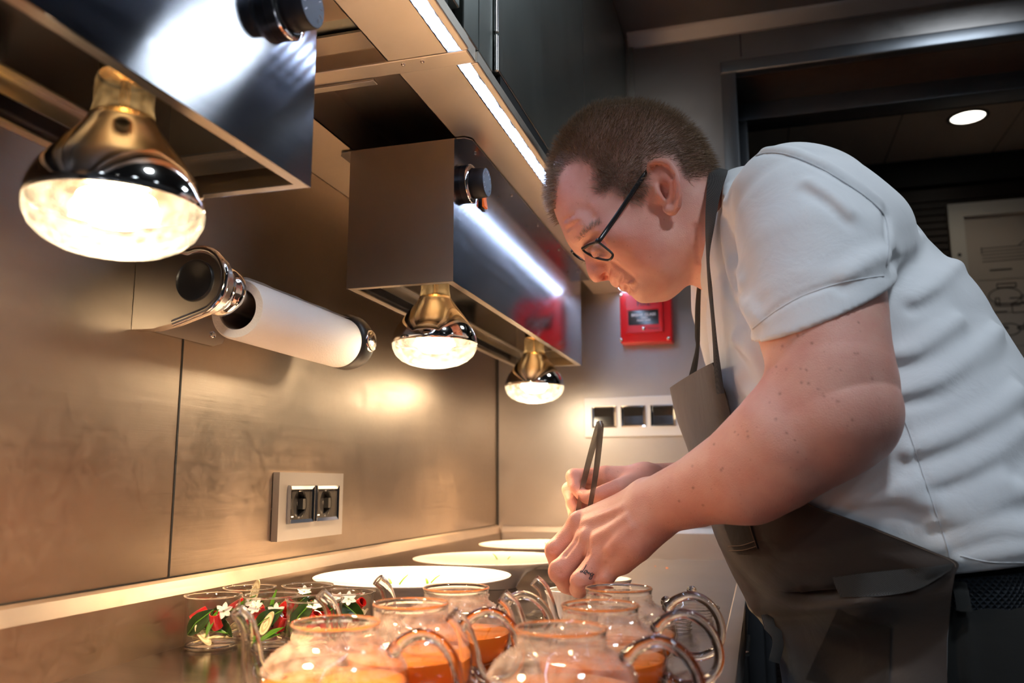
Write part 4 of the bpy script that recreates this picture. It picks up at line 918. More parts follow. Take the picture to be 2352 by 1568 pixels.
for nm, x, y in BK:
    FILL[nm] = FILL[nm]+[(k_, a_*(1 if i_ % 2 else -1), b_, c_, d_, e_, f_+i_) for i_, (k_, a_, b_, c_, d_, e_, f_) in enumerate(EXTRA)]
    beaker(f'{nm} glass beaker of the six holding garnish beside the splash-back', x, y)
    for kind, dx, dy, z, rx, ry, rz in FILL[nm]:
        n_, cat, lab = NAMES[kind]
        piece(kind, f'{lab} in the {nm} glass beaker', (x+dx*.86, y+dy*.86, ZC+z+.002), (rx, ry, rz), f'{PLUR[kind]} in the {nm} beaker', n_, cat)
# ================================================================== signed-distance sculpting for the chef
class SDF:
    def __init__(s, lo, hi, h, big=.05):
        s.lo = np.array(lo, float); s.h = h
        s.n = np.ceil((np.array(hi)-s.lo)/h).astype(int)+1
        s.F = np.full(s.n, big, np.float32)
    def block(s, lo, hi):
        i0 = np.clip(np.floor((np.array(lo)-s.lo)/s.h).astype(int), 0, s.n-1); i1 = np.clip(np.ceil((np.array(hi)-s.lo)/s.h).astype(int)+1, 1, s.n)
        ax = [(s.lo[a]+np.arange(i0[a], i1[a])*s.h).astype(np.float32) for a in range(3)]
        return tuple(slice(i0[a], i1[a]) for a in range(3)), ax[0][:, None, None], ax[1][None, :, None], ax[2][None, None, :]
    def merge(s, sl, d, k=.008, mode='add'):
        A = s.F[sl]
        if A.size == 0: return
        if mode == 'sub': d = -d
        hh = np.maximum(k-np.abs(A-d), 0)/k
        s.F[sl] = (np.minimum(A, d)-hh*hh*k/4) if mode == 'add' else (np.maximum(A, d)+hh*hh*k/4)
    def chain(s, pts, rads, k=.01, mode='add', squash=None):
        pts = [np.asarray(p, float) for p in pts]; rads = [rads]*len(pts) if not hasattr(rads, '__len__') else rads
        sq = 1.0
        T = np.eye(3)
        if squash:
            for n_, f_ in (squash if isinstance(squash, list) else [squash]):
                n_ = np.asarray(n_, float); n_ = n_/np.linalg.norm(n_); T = T @ (np.eye(3)+(1/f_-1)*np.outer(n_, n_)); sq = max(sq, f_)
        m = max(rads)*sq+.05+k
        lo = np.min(pts, 0)-m; hi = np.max(pts, 0)+m
        sl, X, Y, Z = s.block(lo, hi)
        if 0 in s.F[sl].shape: return
        X2 = T[0, 0]*X+T[0, 1]*Y+T[0, 2]*Z; Y2 = T[1, 0]*X+T[1, 1]*Y+T[1, 2]*Z; Z2 = T[2, 0]*X+T[2, 1]*Y+T[2, 2]*Z
        q = [T@p for p in pts]; D = None
        if len(q) == 1: q = [q[0], q[0]+1e-5]; rads = [rads[0]]*2
        for a, b, ra, rb in zip(q[:-1], q[1:], rads[:-1], rads[1:]):
            ba = (b-a).astype(np.float32); L = float(ba@ba)+1e-12
            px, py, pz = X2-np.float32(a[0]), Y2-np.float32(a[1]), Z2-np.float32(a[2])
            t = np.clip((px*ba[0]+py*ba[1]+pz*ba[2])/np.float32(L), 0, 1)
            d = np.sqrt((px-t*ba[0])**2+(py-t*ba[1])**2+(pz-t*ba[2])**2)-(np.float32(ra)+np.float32(rb-ra)*t)
            D = d if D is None else np.minimum(D, d)
        s.merge(sl, D, k, mode)
    def ell(s, c, r, k=.01, mode='add', axes=None):
        c = np.asarray(c, float); r = np.asarray(r, float); m = r.max()+.05+k
        sl, X, Y, Z = s.block(c-m, c+m)
        if 0 in s.F[sl].shape: return
        A = np.eye(3) if axes is None else np.array(axes, float)
        X, Y, Z = X-np.float32(c[0]), Y-np.float32(c[1]), Z-np.float32(c[2])
        u = [(A[i, 0]*X+A[i, 1]*Y+A[i, 2]*Z) for i in range(3)]
        k0 = np.sqrt(sum((u[i]/r[i])**2 for i in range(3))); k1 = np.sqrt(sum((u[i]/r[i]**2)**2 for i in range(3)))+1e-6
        s.merge(sl, (k0*(k0-1)/k1).astype(np.float32), k, mode)
    def cut(s, c, n, k=.004, lo=None, hi=None):
        """remove what lies on the +n side of the plane through c."""
        n = np.asarray(n, float); n = n/np.linalg.norm(n)
        sl, X, Y, Z = s.block(s.lo if lo is None else lo, s.lo+s.n*s.h if hi is None else hi)
        d = ((X-c[0])*n[0]+(Y-c[1])*n[1]+(Z-c[2])*n[2]).astype(np.float32)
        s.merge(sl, -d, k, 'sub')
    def val(s, p):
        q = (np.asarray(p)-s.lo)/s.h; i = np.clip(np.floor(q).astype(int), 0, s.n-2); f = np.clip(q-i, 0, 1); r = 0
        for a in (0, 1):
            for b in (0, 1):
                for c in (0, 1): r += s.F[i[0]+a, i[1]+b, i[2]+c]*(f[0] if a else 1-f[0])*(f[1] if b else 1-f[1])*(f[2] if c else 1-f[2])
        return r
    def hit(s, px, py, y0=None, y1=None):
        y0 = s.lo[1] if y0 is None else y0; y1 = s.lo[1]+s.n[1]*s.h if y1 is None else y1
        y = y0
        while y < y1:
            p = P(px, py, y)
            if np.all(p > s.lo) and np.all(p < s.lo+(s.n-1)*s.h):
                v = s.val(p)
                if v < 0: return p
                y += max(v*.6, s.h*.3)
            else: y += s.h
        return None
    def mesh(s, smooth=1):
        F = s.F; n = s.n; I = F < 0
        S = np.zeros(n-1, np.uint8)
        for a in (0, 1):
            for b in (0, 1):
                for c in (0, 1): S += I[a:n[0]-1+a, b:n[1]-1+b, c:n[2]-1+c]
        act = np.argwhere((S > 0) & (S < 8)); idx = np.full(n-1, -1, np.int32); idx[tuple(act.T)] = np.arange(len(act))
        acc = np.zeros((len(act), 3)); cnt = np.zeros(len(act))
        cor = {(a, b, c): F[act[:, 0]+a, act[:, 1]+b, act[:, 2]+c] for a in (0, 1) for b in (0, 1) for c in (0, 1)}
        for p0 in cor:
            for ax in range(3):
                if p0[ax] == 0:
                    p1 = list(p0); p1[ax] = 1; f0, f1 = cor[p0], cor[tuple(p1)]
                    m = (f0 < 0) != (f1 < 0); t = np.where(m, f0/np.where(m, f0-f1, 1), 0)
                    q = np.tile(np.array(p0, float), (len(act), 1)); q[:, ax] += t
                    acc[m] += q[m]; cnt[m] += 1
        V = s.lo+(act+acc/cnt[:, None])*s.h
        faces = []
        for ax in range(3):
            o1, o2 = [(1, 2), (2, 0), (0, 1)][ax]
            a = [slice(None)]*3; b = [slice(None)]*3; a[ax] = slice(0, -1); b[ax] = slice(1, None)
            E = np.argwhere(I[tuple(a)] != I[tuple(b)])
            E = E[(E[:, o1] > 0) & (E[:, o2] > 0) & (E[:, o1] < n[o1]-1) & (E[:, o2] < n[o2]-1)]
            sg = I[tuple(E.T)]
            def cell(d1, d2):
                e = E.copy(); e[:, o1] -= d1; e[:, o2] -= d2; return idx[tuple(e.T)]
            q = np.stack([cell(1, 1), cell(0, 1), cell(0, 0), cell(1, 0)], 1)
            q[~sg] = q[~sg][:, ::-1]; faces.append(q)
        Fc = np.concatenate(faces); Fc = Fc[(Fc >= 0).all(1)]
        for _ in range(smooth):
            A = np.zeros_like(V); c = np.zeros(len(V))
            for i in range(4):
                np.add.at(A, Fc[:, i], V[Fc[:, (i+1) % 4]]); np.add.at(c, Fc[:, i], 1)
                np.add.at(A, Fc[:, i], V[Fc[:, (i-1) % 4]]); np.add.at(c, Fc[:, i], 1)
            V = np.where(c[:, None] > 0, V*.5+.5*A/np.maximum(c, 1)[:, None], V)
        return V, Fc
def mesh_obj(name, V, Fc, m, parent):
    me = bpy.data.meshes.new(name)
    V = np.asarray(V, np.float32); loc = np.array(parent_world(parent).translation, np.float32) if parent else np.zeros(3, np.float32)
    me.vertices.add(len(V)); me.vertices.foreach_set('co', (V-loc).ravel())
    me.loops.add(Fc.size); me.loops.foreach_set('vertex_index', Fc.ravel().astype(np.int32))
    me.polygons.add(len(Fc)); me.polygons.foreach_set('loop_start', np.arange(0, Fc.size, Fc.shape[1], dtype=np.int32)); 
    me.polygons.foreach_set('use_smooth', np.ones(len(Fc), bool))
    me.update(calc_edges=True); me.validate()
    me.materials.append(m); o = bpy.data.objects.new(name, me); COL.objects.link(o)
    if parent: o.parent = parent
    return o
def project(V):
    V = np.asarray(V, float)-np.array([0, 0, CAM_Z]); dep = V@CF
    return np.stack([1176+FPX*(V@CR)/dep, 784-FPX*(V@CU)/dep], -1)
def in_poly(p, poly):
    x, y = p[:, 0], p[:, 1]; r = np.zeros(len(p), bool); n = len(poly)
    for i in range(n):
        x0, y0 = poly[i]; x1, y1 = poly[(i+1) % n]
        c = ((y0 > y) != (y1 > y)) & (x < (x1-x0)*(y-y0)/((y1-y0) or 1e-9)+x0); r ^= c
    return r
# ================================================================== the chef: skin (one continuous surface)
HY = 1.12
HC = P(1470, 470, HY)
UPV = np.array([-.74, 0, .67]); UPV /= np.linalg.norm(UPV)
FWD = np.array([-.67, 0, -.74]); FWD -= UPV*(FWD@UPV); FWD /= np.linalg.norm(FWD)
HA = math.radians(11)
def rot_about(ax, a):
    K = np.array([[0, -ax[2], ax[1]], [ax[2], 0, -ax[0]], [-ax[1], ax[0], 0]]); return np.eye(3)+math.sin(a)*K+(1-math.cos(a))*K@K
HR = rot_about(UPV, HA)
if (HR@FWD)[1] > 0: HR = HR.T                       # the face turns a little towards the viewer
def head_w(px, py, lat=0.0):
    """a point of the head's own middle plane, seen at pixel px,py before the turn; lat = metres towards his left ear."""
    p = P(px, py, HY); u = (p-HC)@FWD; p = p+FWD*u*.04
    p = p+np.array([0, -lat, 0]); return HC+HR@(p-HC)
PROFILE = [(1668, 470), (1640, 425), (1629, 385), (1610, 345), (1584, 311), (1552, 285), (1515, 265), (1480, 255), (1440, 252), (1400, 256), (1360, 268), (1329, 291), (1303, 321), (1286, 356), (1276, 392), (1272, 430), (1274, 465), (1282, 493), (1293, 518), (1301, 536), (1308, 552), (1316, 563), (1327, 570), (1341, 579), (1349, 590), (1354, 608), (1358, 628), (1364, 641), (1374, 650), (1386, 649.5), (1396, 643.5), (1402, 637.5), (1407, 641), (1409, 650), (1418, 656.5), (1425, 658), (1430, 657), (1434, 663), (1446, 664), (1451.5, 667), (1453, 674), (1462, 685), (1478, 693), (1496, 692), (1519, 687), (1542, 682), (1562, 668), (1582, 648), (1596, 640), (1620, 650), (1660, 660), (1700, 630), (1705, 540), (1690, 490)]
CTRL = [(1440, 300, .066, .065, 40), (1480, 370, .077, .075, 50), (1590, 380, .069, .062, 45), (1400, 340, .070, .062, 40), (1330, 440, .064, .055, 35), (1290, 480, .059, .044, 28), (1318, 550, .052, .032, 18), (1350, 560, .056, .020, 13), (1334, 578, .022, .014, 9), (1346, 598, .0120, .012, 9), (1358, 622, .0135, .012, 10), (1378, 636, .0172, .013, 10), (1396, 634, .0165, .011, 9), (1385, 590, .046, .024, 14), (1420, 575, .061, .030, 20), (1440, 540, .068, .045, 26), (1420, 622, .046, .024, 12), (1413, 641, .030, .016, 9), (1430, 653, .027, .014, 9), (1445, 650, .036, .020, 12), (1470, 640, .052, .030, 20), (1462, 672, .026, .020, 14), (1482, 682, .033, .024, 16), (1525, 665, .055, .040, 26), (1500, 600, .067, .05, 32), (1555, 600, .066, .056, 32), (1525, 450, .076, .07, 40), (1610, 540, .064, .058, 40), (1680, 560, .066, .06, 40)]
SK_H = .0017
sk = SDF((-.31, .76, .86), (.36, 1.46, 1.67), SK_H)
def build_head(s):
    def sag(px, py): p = P(px, py, HY); p = p+FWD*((p-HC)@FWD)*.04; return p[[0, 2]]
    poly = np.array(catmull([sag(*p) for p in PROFILE], 4, closed=True))
    lo2 = poly.min(0)-.06; hi2 = poly.max(0)+.06; h2 = .0015
    gx = np.arange(lo2[0], hi2[0], h2); gz = np.arange(lo2[1], hi2[1], h2); GX, GZ = np.meshgrid(gx, gz, indexing='ij')
    dm = np.full(GX.shape, 1e9); pts = np.stack([GX.ravel(), GZ.ravel()], 1)
    for a, b in zip(poly, np.roll(poly, -1, 0)):
        ba = b-a; t = np.clip(((GX-a[0])*ba[0]+(GZ-a[1])*ba[1])/(ba@ba+1e-12), 0, 1)
        dm = np.minimum(dm, (GX-a[0]-t*ba[0])**2+(GZ-a[1]-t*ba[1])**2)
    dm = np.sqrt(dm); ins = in_poly(pts, [tuple(p) for p in poly]).reshape(GX.shape); D2 = np.where(ins, dm, -dm)
    W = np.zeros(GX.shape); Rr = np.zeros(GX.shape); S = np.full(GX.shape, 1e-9)
    mm = np.linalg.norm(sag(1471, 470)-sag(1470, 470))
    for px, py, w0, r0, sg in CTRL:
        c = sag(px, py); g = np.exp(-((GX-c[0])**2+(GZ-c[1])**2)/(2*(sg*mm)**2))*(30/sg)**.7
        g += 1e-6/(1e-4+(GX-c[0])**2+(GZ-c[1])**2)
        W += g*w0; Rr += g*r0; S += g
    W /= S; Rr /= S
    sl, X, Y, Z = s.block(HC-.20, HC+.20)
    R = HR.T
    x, y, z = X-HC[0], Y-HC[1], Z-HC[2]
    lx = HC[0]+R[0, 0]*x+R[0, 1]*y+R[0, 2]*z; ly = R[1, 0]*x+R[1, 1]*y+R[1, 2]*z; lz = HC[2]+R[2, 0]*x+R[2, 1]*y+R[2, 2]*z
    fi = np.clip((lx-lo2[0])/h2, 0, GX.shape[0]-1.01); fj = np.clip((lz-lo2[1])/h2, 0, GX.shape[1]-1.01)
    i, j = fi.astype(np.int32), fj.astype(np.int32); a, b = (fi-i).astype(np.float32), (fj-j).astype(np.float32)
    def samp(G):
        G = G.astype(np.float32); return G[i, j]*(1-a)*(1-b)+G[i+1, j]*a*(1-b)+G[i, j+1]*(1-a)*b+G[i+1, j+1]*a*b
    d, w0, r0 = samp(D2), samp(W), samp(Rr)
    t = np.maximum(1-d/r0, 0); ww = np.abs(ly)
    pw = 2.35
    G = (t**pw+(ww/w0)**pw)**(1/pw)
    g1 = (t**(pw-1))*G**(1-pw)/r0; g2 = ((ww/w0)**(pw-1))*G**(1-pw)/w0
    f = (G-1)/np.sqrt(g1**2+g2**2+1/.06**2)
    s.merge(sl, f.astype(np.float32), .006)
build_head(sk)
def head_s(px, py, sgn=1, inset=0.0):
    """a point on the side of the face above the middle-plane pixel px,py (both sides alike)."""
    l = .095
    while l > .002 and sk.val(head_w(px, py, sgn*l)) > 0: l -= .0007
    return head_w(px, py, sgn*(l-inset))
def hs(px, py, off=0.0, s=None):
    """point on the skin under a pixel, moved by off towards the viewer."""
    p = (s or sk).hit(px, py, .80, 1.3)
    if p is None: p = P(px, py, HY-.05)
    v = np.array([p[0], p[1], p[2]-CAM_Z]); v /= np.linalg.norm(v)
    return p-v*off
# neck into the shoulders
sk.chain([P(1600, 520, 1.125), P(1680, 560, 1.135), P(1780, 610, 1.14)], [.060, .064, .07], .02)
# brow, sockets, lids, cheek, nose wings, lips
def mir(p):
    l = (p-HC)@HR; l[1] = -l[1]; return HC+HR@l
def both(pts, r, k, mode='add', off=0.0):
    """a soft bead (or groove) along view pixels on the near cheek, repeated on the far one."""
    q = [sk.hit(a_, b_, .80, 1.3) for a_, b_ in pts]; q = [p+np.array([0, off, 0]) for p in q if p is not None]
    if len(q) < 2: return
    r = list(r)[:len(q)]
    for f in (lambda p: p, mir): sk.chain([f(p) for p in q], r, k, mode)
for sgn in (1, -1):
    sk.ell(head_w(1398, 626, .0135*sgn), (.010, .0085, .0085), .006)
    sk.chain([head_w(1394, 646, .0075*sgn), head_w(1399, 634, .0085*sgn)], [.0034, .003], .003, 'sub')
    sk.ell(head_w(1420, 585, .050*sgn), (.020, .016, .018), .02)
eye_c = sk.hit(1372, 572, .8, 1.3)
for f in (lambda p: p, mir):
    sk.ell(f(eye_c+np.array([-.002, -.001, .003])), (.014, .011, .011), .014, 'sub')
    sk.ell(f(eye_c+np.array([.002, .0105, .0005])), (.0128, .0128, .0122), .006)
both([(1322, 552), (1340, 538), (1366, 523)], [.0035, .0045, .003], .012, off=.002)
both([(1360, 586), (1374, 582), (1388, 574)], [.0005, .0008, .0005], .0025, 'sub')
both([(1403, 600), (1413, 606), (1415.5, 617), (1411, 628)], [.0006, .0012, .0012, .0006], .006, 'sub')
both([(1417, 608), (1430, 618), (1444, 630), (1456, 642)], [.0004, .0008, .0008, .0003], .009, 'sub')
both([(1424, 648), (1431, 646), (1440, 642), (1450, 637)], [.0034, .0036, .0034, .0018], .005, off=.0022)
both([(1437, 656), (1443, 652.5), (1450, 648), (1456, 643)], [.0042, .0044, .0040, .0018], .005, off=.0026)
both([(1424, 652.8), (1430, 651), (1437, 648.5), (1445, 644.5), (1452, 640.5), (1457, 638)], [.0010, .0012, .0013, .0014, .0014, .0009], .0025, 'sub')
both([(1452, 666), (1457, 659), (1463, 652)], [.0016, .0020, .0010], .007, 'sub', off=-.0008)
for px_, py_, r_, hw_ in ((1427.5, 657, .0022, .013), (1404, 639, .0026, .010), (1452, 667, .0026, .012)):
    sk.chain([head_w(px_-3, py_+2, l_) for l_ in (-hw_, 0, hw_)], [r_*.7, r_, r_*.7], .005, 'sub')
# forehead wrinkles
for q in (((1292, 508), (1304, 502), (1318, 494)), ((1300, 528), (1312, 521), (1330, 508))):
    sk.chain([hs(*p) for p in q], [.0006, .0009, .0004], .005, 'sub')
# jaw fold towards the neck
sk.chain([hs(1606, 600), hs(1603, 560), hs(1596, 520)], [.0012, .0014, .0006], .008, 'sub')
# ---- left ear
EO = lambda px, py, off: hs(px, py, 0)-np.array([0, off, 0])
base = sk.hit(1512, 430, .8, 1.3)
def ear(px, py, off): return P(px, py, base[1]-off)
hel = [(1497, 404, .002), (1490, 388, .005), (1494, 376, .009), (1506, 371, .012), (1522, 370, .015), (1537, 377, .018), (1549, 393, .020), (1556, 420, .020), (1559, 450, .017), (1556, 472, .012), (1547, 484, .009)]
plate_pts = [ear(1512, 392, .004), ear(1530, 400, .010), ear(1545, 430, .012), ear(1540, 462, .007), ear(1534, 478, .004)]
sk.chain(plate_pts, [.010, .012, .011, .010, .007], .006, squash=((.25, 1, 0), .45))
sk.chain([ear(1505, 420, .001), ear(1528, 440, .004)], [.014, .015], .008, squash=((.2, 1, 0), .5))
sk.chain([ear(*q) for q in hel], [.0028, .0036, .0040, .0042, .0042, .0042, .0042, .0042, .0044, .0052, .0050], .003)
sk.ell(ear(1541, 482, .008), (.0075, .005, .0075), .004)
sk.chain([ear(1515, 392, .008), ear(1532, 398, .0135), ear(1543, 420, .0155), ear(1542, 445, .0135), ear(1534, 462, .0105)], [.0022, .0030, .0034, .0034, .003], .004)
sk.ell(ear(1522, 440, .011), (.0085, .008, .0125), .005, 'sub')
sk.chain([ear(1508, 402, .012), ear(1528, 388, .0195), ear(1546, 404, .0215)], [.0025, .003, .0025], .003, 'sub')
sk.chain([ear(1505, 428, .008), ear(1512, 446, .0095), ear(1522, 458, .0085)], [.0035, .0045, .003], .004)
# right ear, simpler, on the far side
sk.ell(head_w(1528, 432, -.080), (.018, .006, .030), .006)
# ---- left arm
def pl(L): return [P(a, b, c) for a, b, c in L]
LA = pl([(1800, 500, 1.02), (1845, 520, .96), (1880, 620, .925), (1884, 730, .90), (1910, 860, .872), (1940, 935, .862)])
sk.chain(LA, [.05, .060, .064, .0650, .0575, .046], .02)
sk.ell(P(1960, 950, .884), (.023, .023, .034), .05)
FA = pl([(1930, 962, .865), (1880, 975, .862), (1805, 1008, .868), (1720, 1075, .888), (1600, 1128, .915), (1500, 1163, .938)])
sk.chain(FA, [.038, .049, .0540, .0490, .0370, .0300], .035)
sk.chain(pl([(1865, 1040, .87), (1790, 1080, .87), (1720, 1122, .885)]), [.027, .032, .028], .03)
# ---- left hand
wr = P(1500, 1163, .938)
I_ = pl([(1334, 1204, .985), (1277, 1264, .985), (1284, 1313, 1.004), (1303, 1338, 1.016)])
M_ = pl([(1352, 1242, .965), (1286, 1313, .960), (1300, 1341, .980), (1313, 1349, .995)])
R_ = pl([(1384, 1268, .948), (1335, 1335, .940), (1329, 1352, .955), (1331, 1356, .975)])
L_ = pl([(1424, 1280, .945), (1391, 1322, .941), (1372, 1342, .953), (1362, 1350, .968)])
T_ = pl([(1450, 1190, .980), (1385, 1235, 1.018), (1335, 1298, 1.034), (1314, 1342, 1.026)])
wr2 = [P(1488, 1150, .955), P(1492, 1165, .945), P(1496, 1180, .937), P(1498, 1192, .935)]
for f, w_, r0 in zip((I_, M_, R_, L_), wr2, (.0155, .0150, .0145, .0140)):
    sk.chain([w_, f[0]], [.021, r0], .016)
sk.chain(pl([(1492, 1200, .937), (1455, 1247, .935), (1425, 1283, .943)]), [.019, .0195, .014], .016)
sk.chain(T_, [.017, .0135, .0120, .0095], .012)
sk.chain([P(1495, 1160, .96), T_[0]], [.022, .018], .02)
for f, rr in zip((I_, M_, R_, L_), ((.0148, .0128, .0105, .0088), (.0142, .0128, .0108, .0090), (.0128, .0120, .0104, .0088), (.0122, .0106, .0092, .0080))):
    mid = (f[0]+f[1])/2
    sk.chain([f[0], mid, f[1]], [rr[0], (rr[0]+rr[1])/2*.94, rr[1]], .005)
    sk.chain([f[1], (f[1]+f[2])/2, f[2], f[3]], [rr[1], (rr[1]+rr[2])/2*.95, rr[2], rr[3]], .003)
# creases between the fingers, knuckles, tendons, veins
for a, b in (((1330, 1233, .955), (1298, 1275, .955)), ((1352, 1270, .935), (1316, 1320, .935)), ((1392, 1295, .935), (1368, 1325, .935))):
    sk.chain([sk.hit(*a[:2], .8, 1.1), sk.hit(*b[:2], .8, 1.1)], [.0010, .0016], .005, 'sub')
for a, b in (((1430, 1165), (1345, 1200)), ((1440, 1190), (1368, 1236)), ((1450, 1210), (1400, 1262))):
    pa, pb = sk.hit(*a, .8, 1.1), sk.hit(*b, .8, 1.1)
    if pa is not None and pb is not None: sk.chain([pa+np.array([0, .0015, 0]), (pa+pb)/2+np.array([0, .001, 0]), pb+np.array([0, .001, 0])], [.0010, .0022, .003], .010)
for a, b in (((1322, 1191), (1346, 1180)), ((1346, 1229), (1368, 1225)), ((1276, 1302), (1288, 1310)), ((1326, 1330), (1338, 1337)), ((1268, 1258), (1278, 1266))):
    pa = sk.hit(*a, .8, 1.1)
    if pa is not None: sk.ell(pa+np.array([0, .003, 0]), (.006, .004, .006), .008)
for px, py in ((1325, 1336), (1330, 1342), (1338, 1349), (1274, 1310), (1280, 1318), (1264, 1266)):
    pa = sk.hit(px, py, .8, 1.1); pb = sk.hit(px+13, py-3, .8, 1.1)
    if pa is not None and pb is not None and np.linalg.norm(pa-pb) < .02: sk.chain([pa, pb], [.0005, .0005], .0025, 'sub')
# ---- right arm and hand (mostly behind the left forearm)
sk.chain(pl([(1740, 600, 1.24), (1730, 760, 1.29), (1830, 960, 1.30), (1840, 1070, 1.28)]), [.06, .060, .052, .046], .02)
sk.chain(pl([(1840, 1075, 1.28), (1720, 1105, 1.24), (1600, 1118, 1.18), (1490, 1112, 1.13)]), [.046, .044, .034, .027], .02)
rw = P(1478, 1108, 1.12)
RI = pl([(1392, 1093, 1.105), (1318, 1094, 1.095), (1322, 1118, 1.085), (1334, 1134, 1.080)])
RM = pl([(1385, 1112, 1.115), (1309, 1124, 1.105), (1315, 1152, 1.092), (1326, 1172, 1.086)])
RR = pl([(1385, 1132, 1.12), (1318, 1158, 1.112), (1320, 1180, 1.10), (1332, 1192, 1.095)])
RL = pl([(1390, 1150, 1.125), (1340, 1180, 1.12), (1345, 1200, 1.11), (1355, 1208, 1.105)])
RT = pl([(1452, 1112, 1.095), (1420, 1121, 1.075), (1382, 1134, 1.070), (1350, 1142, 1.074)])
for f, r0 in zip((RI, RM, RR, RL), (.0135, .0135, .013, .012)):
    sk.chain([rw, f[0]], [.020, r0], .012); sk.chain(f[:2], [.0115, .0102], .005); sk.chain(f[1:], [.0102, .0088, .0078], .003)
sk.chain([rw]+RT, [.018, .0135, .0120, .0105, .0085], .010)
V, Fc = sk.mesh(1)
def skin_mat():
    m, nt, b = new_mat('skin')
    at = N(nt, 'ShaderNodeVertexColor'); at.layer_name = 'tint'
    tc = N(nt, 'ShaderNodeTexCoord')
    n1 = N(nt, 'ShaderNodeTexNoise'); n1.inputs['Scale'].default_value = 28; n1.inputs['Detail'].default_value = 5; nt.links.new(tc.outputs['Object'], n1.inputs['Vector'])
    mx = N(nt, 'ShaderNodeMix', data_type='RGBA', blend_type='MULTIPLY'); mx.inputs['Factor'].default_value = 1
    cr = N(nt, 'ShaderNodeValToRGB'); cr.color_ramp.elements[0].position = .32; cr.color_ramp.elements[0].color = (.90, .76, .74, 1); cr.color_ramp.elements[1].position = .68; cr.color_ramp.elements[1].color = (1, 1, 1, 1)
    nt.links.new(n1.outputs['Fac'], cr.inputs[0]); nt.links.new(at.outputs['Color'], mx.inputs['A']); nt.links.new(cr.outputs[0], mx.inputs['B'])
    # freckles
    v = N(nt, 'ShaderNodeTexVoronoi'); v.inputs['Scale'].default_value = 95; nt.links.new(tc.outputs['Object'], v.inputs['Vector'])
    lt = N(nt, 'ShaderNodeMapRange'); lt.inputs['From Min'].default_value = .06; lt.inputs['From Max'].default_value = .14; lt.inputs['To Min'].default_value = .30; lt.inputs['To Max'].default_value = 0; nt.links.new(v.outputs['Distance'], lt.inputs['Value'])
    m2 = N(nt, 'ShaderNodeMix', data_type='RGBA'); m2.inputs['B'].default_value = (.42, .17, .10, 1)
    nt.links.new(lt.outputs[0], m2.inputs['Factor']); nt.links.new(mx.outputs['Result'], m2.inputs['A'])
    nt.links.new(m2.outputs['Result'], b.inputs['Base Color'])
    b.inputs['Roughness'].default_value = .48; b.inputs['Specular IOR Level'].default_value = .42
    b.inputs['Subsurface Weight'].default_value = .18; b.inputs['Subsurface Radius'].default_value = (1, .32, .18); b.inputs['Subsurface Scale'].default_value = .006
    n2 = N(nt, 'ShaderNodeTexVoronoi'); n2.inputs['Scale'].default_value = 900; nt.links.new(tc.outputs['Object'], n2.inputs['Vector'])
    n3 = N(nt, 'ShaderNodeTexNoise'); n3.inputs['Scale'].default_value = 170; n3.inputs['Detail'].default_value = 6; nt.links.new(tc.outputs['Object'], n3.inputs['Vector'])
    ad = N(nt, 'ShaderNodeMath', operation='ADD'); nt.links.new(n2.outputs['Distance'], ad.inputs[0]); nt.links.new(n3.outputs['Fac'], ad.inputs[1])
    bp = N(nt, 'ShaderNodeBump'); bp.inputs['Strength'].default_value = .32; bp.inputs['Distance'].default_value = .0008
    nt.links.new(ad.outputs[0], bp.inputs['Height']); nt.links.new(bp.outputs['Normal'], b.inputs['Normal'])
    return m
chef = thing('person', 'bearded-shadow chef in white t-shirt and brown apron bending over the worktop with tweezers', 'person', (.25, 1.12, 0))
chef['label'] = 'man in glasses, white t-shirt and brown apron bending over the plates with tweezers'
skin = mesh_obj('body', V, Fc, skin_mat(), chef)
# colours of the skin itself: scalp under the hair, lips, cheeks, shaved beard, knuckles, moles
pix = project(V)
loc = (V-HC)@HR                                   # head frame (columns of HR are the turned axes)
lat = -loc[:, 1]
mir = HC+(np.stack([loc[:, 0], -np.abs(loc[:, 1]), loc[:, 2]], 1))@HR.T
pm = project(mir)                                  # every head vertex as seen on the near side
headish = (np.linalg.norm(V-HC, axis=1) < .17) & (V[:, 1] > .98)
HAIR = [(1240, 470), (1277, 478), (1281, 440), (1288, 402), (1304, 384), (1330, 376), (1352, 381), (1366, 402), (1362, 432), (1366, 446), (1392, 447), (1408, 446), (1430, 458), (1452, 466), (1466, 470), (1476, 455), (1487, 425), (1488, 398), (1490, 378), (1505, 364), (1525, 361), (1543, 370), (1556, 390), (1563, 412), (1580, 416), (1600, 410), (1620, 410), (1636, 392), (1660, 380), (1660, 200), (1240, 200)]
hair_m = headish & in_poly(pm, HAIR)
col = np.tile(np.array([.76, .41, .325]), (len(V), 1))
def blend(mask, c, f=1.0):
    f = np.asarray(f)*mask; col[:] = col*(1-f[:, None])+np.array(c)*f[:, None]
def near(px, py, r): return np.exp(-(((pm[:, 0]-px)**2+(pm[:, 1]-py)**2)/(2*r*r)))
blend(headish, (.70, .27, .20), .55*near(1440, 560, 42)); blend(headish, (.68, .24, .19), .5*near(1385, 630, 18)); blend(headish, (.70, .28, .2), .4*near(1330, 440, 40))
blend(headish, (.68, .25, .20), .5*near(1545, 420, 30))
blend(headish, (.46, .27, .22), .40*np.clip(near(1475, 675, 22)+near(1510, 665, 26)+.6*near(1550, 640, 28), 0, 1))
for q_ in ((1428, 650), (1435, 649), (1442, 647), (1450, 642)): blend(headish, (.56, .20, .17), .5*near(q_[0], q_[1], 4.2))
blend(~headish, (.62, .27, .21), .35*np.clip(near(1300, 1290, 60)+near(1340, 1100, 40), 0, 1))
arm = (~headish) & (V[:, 1] < 1.0)
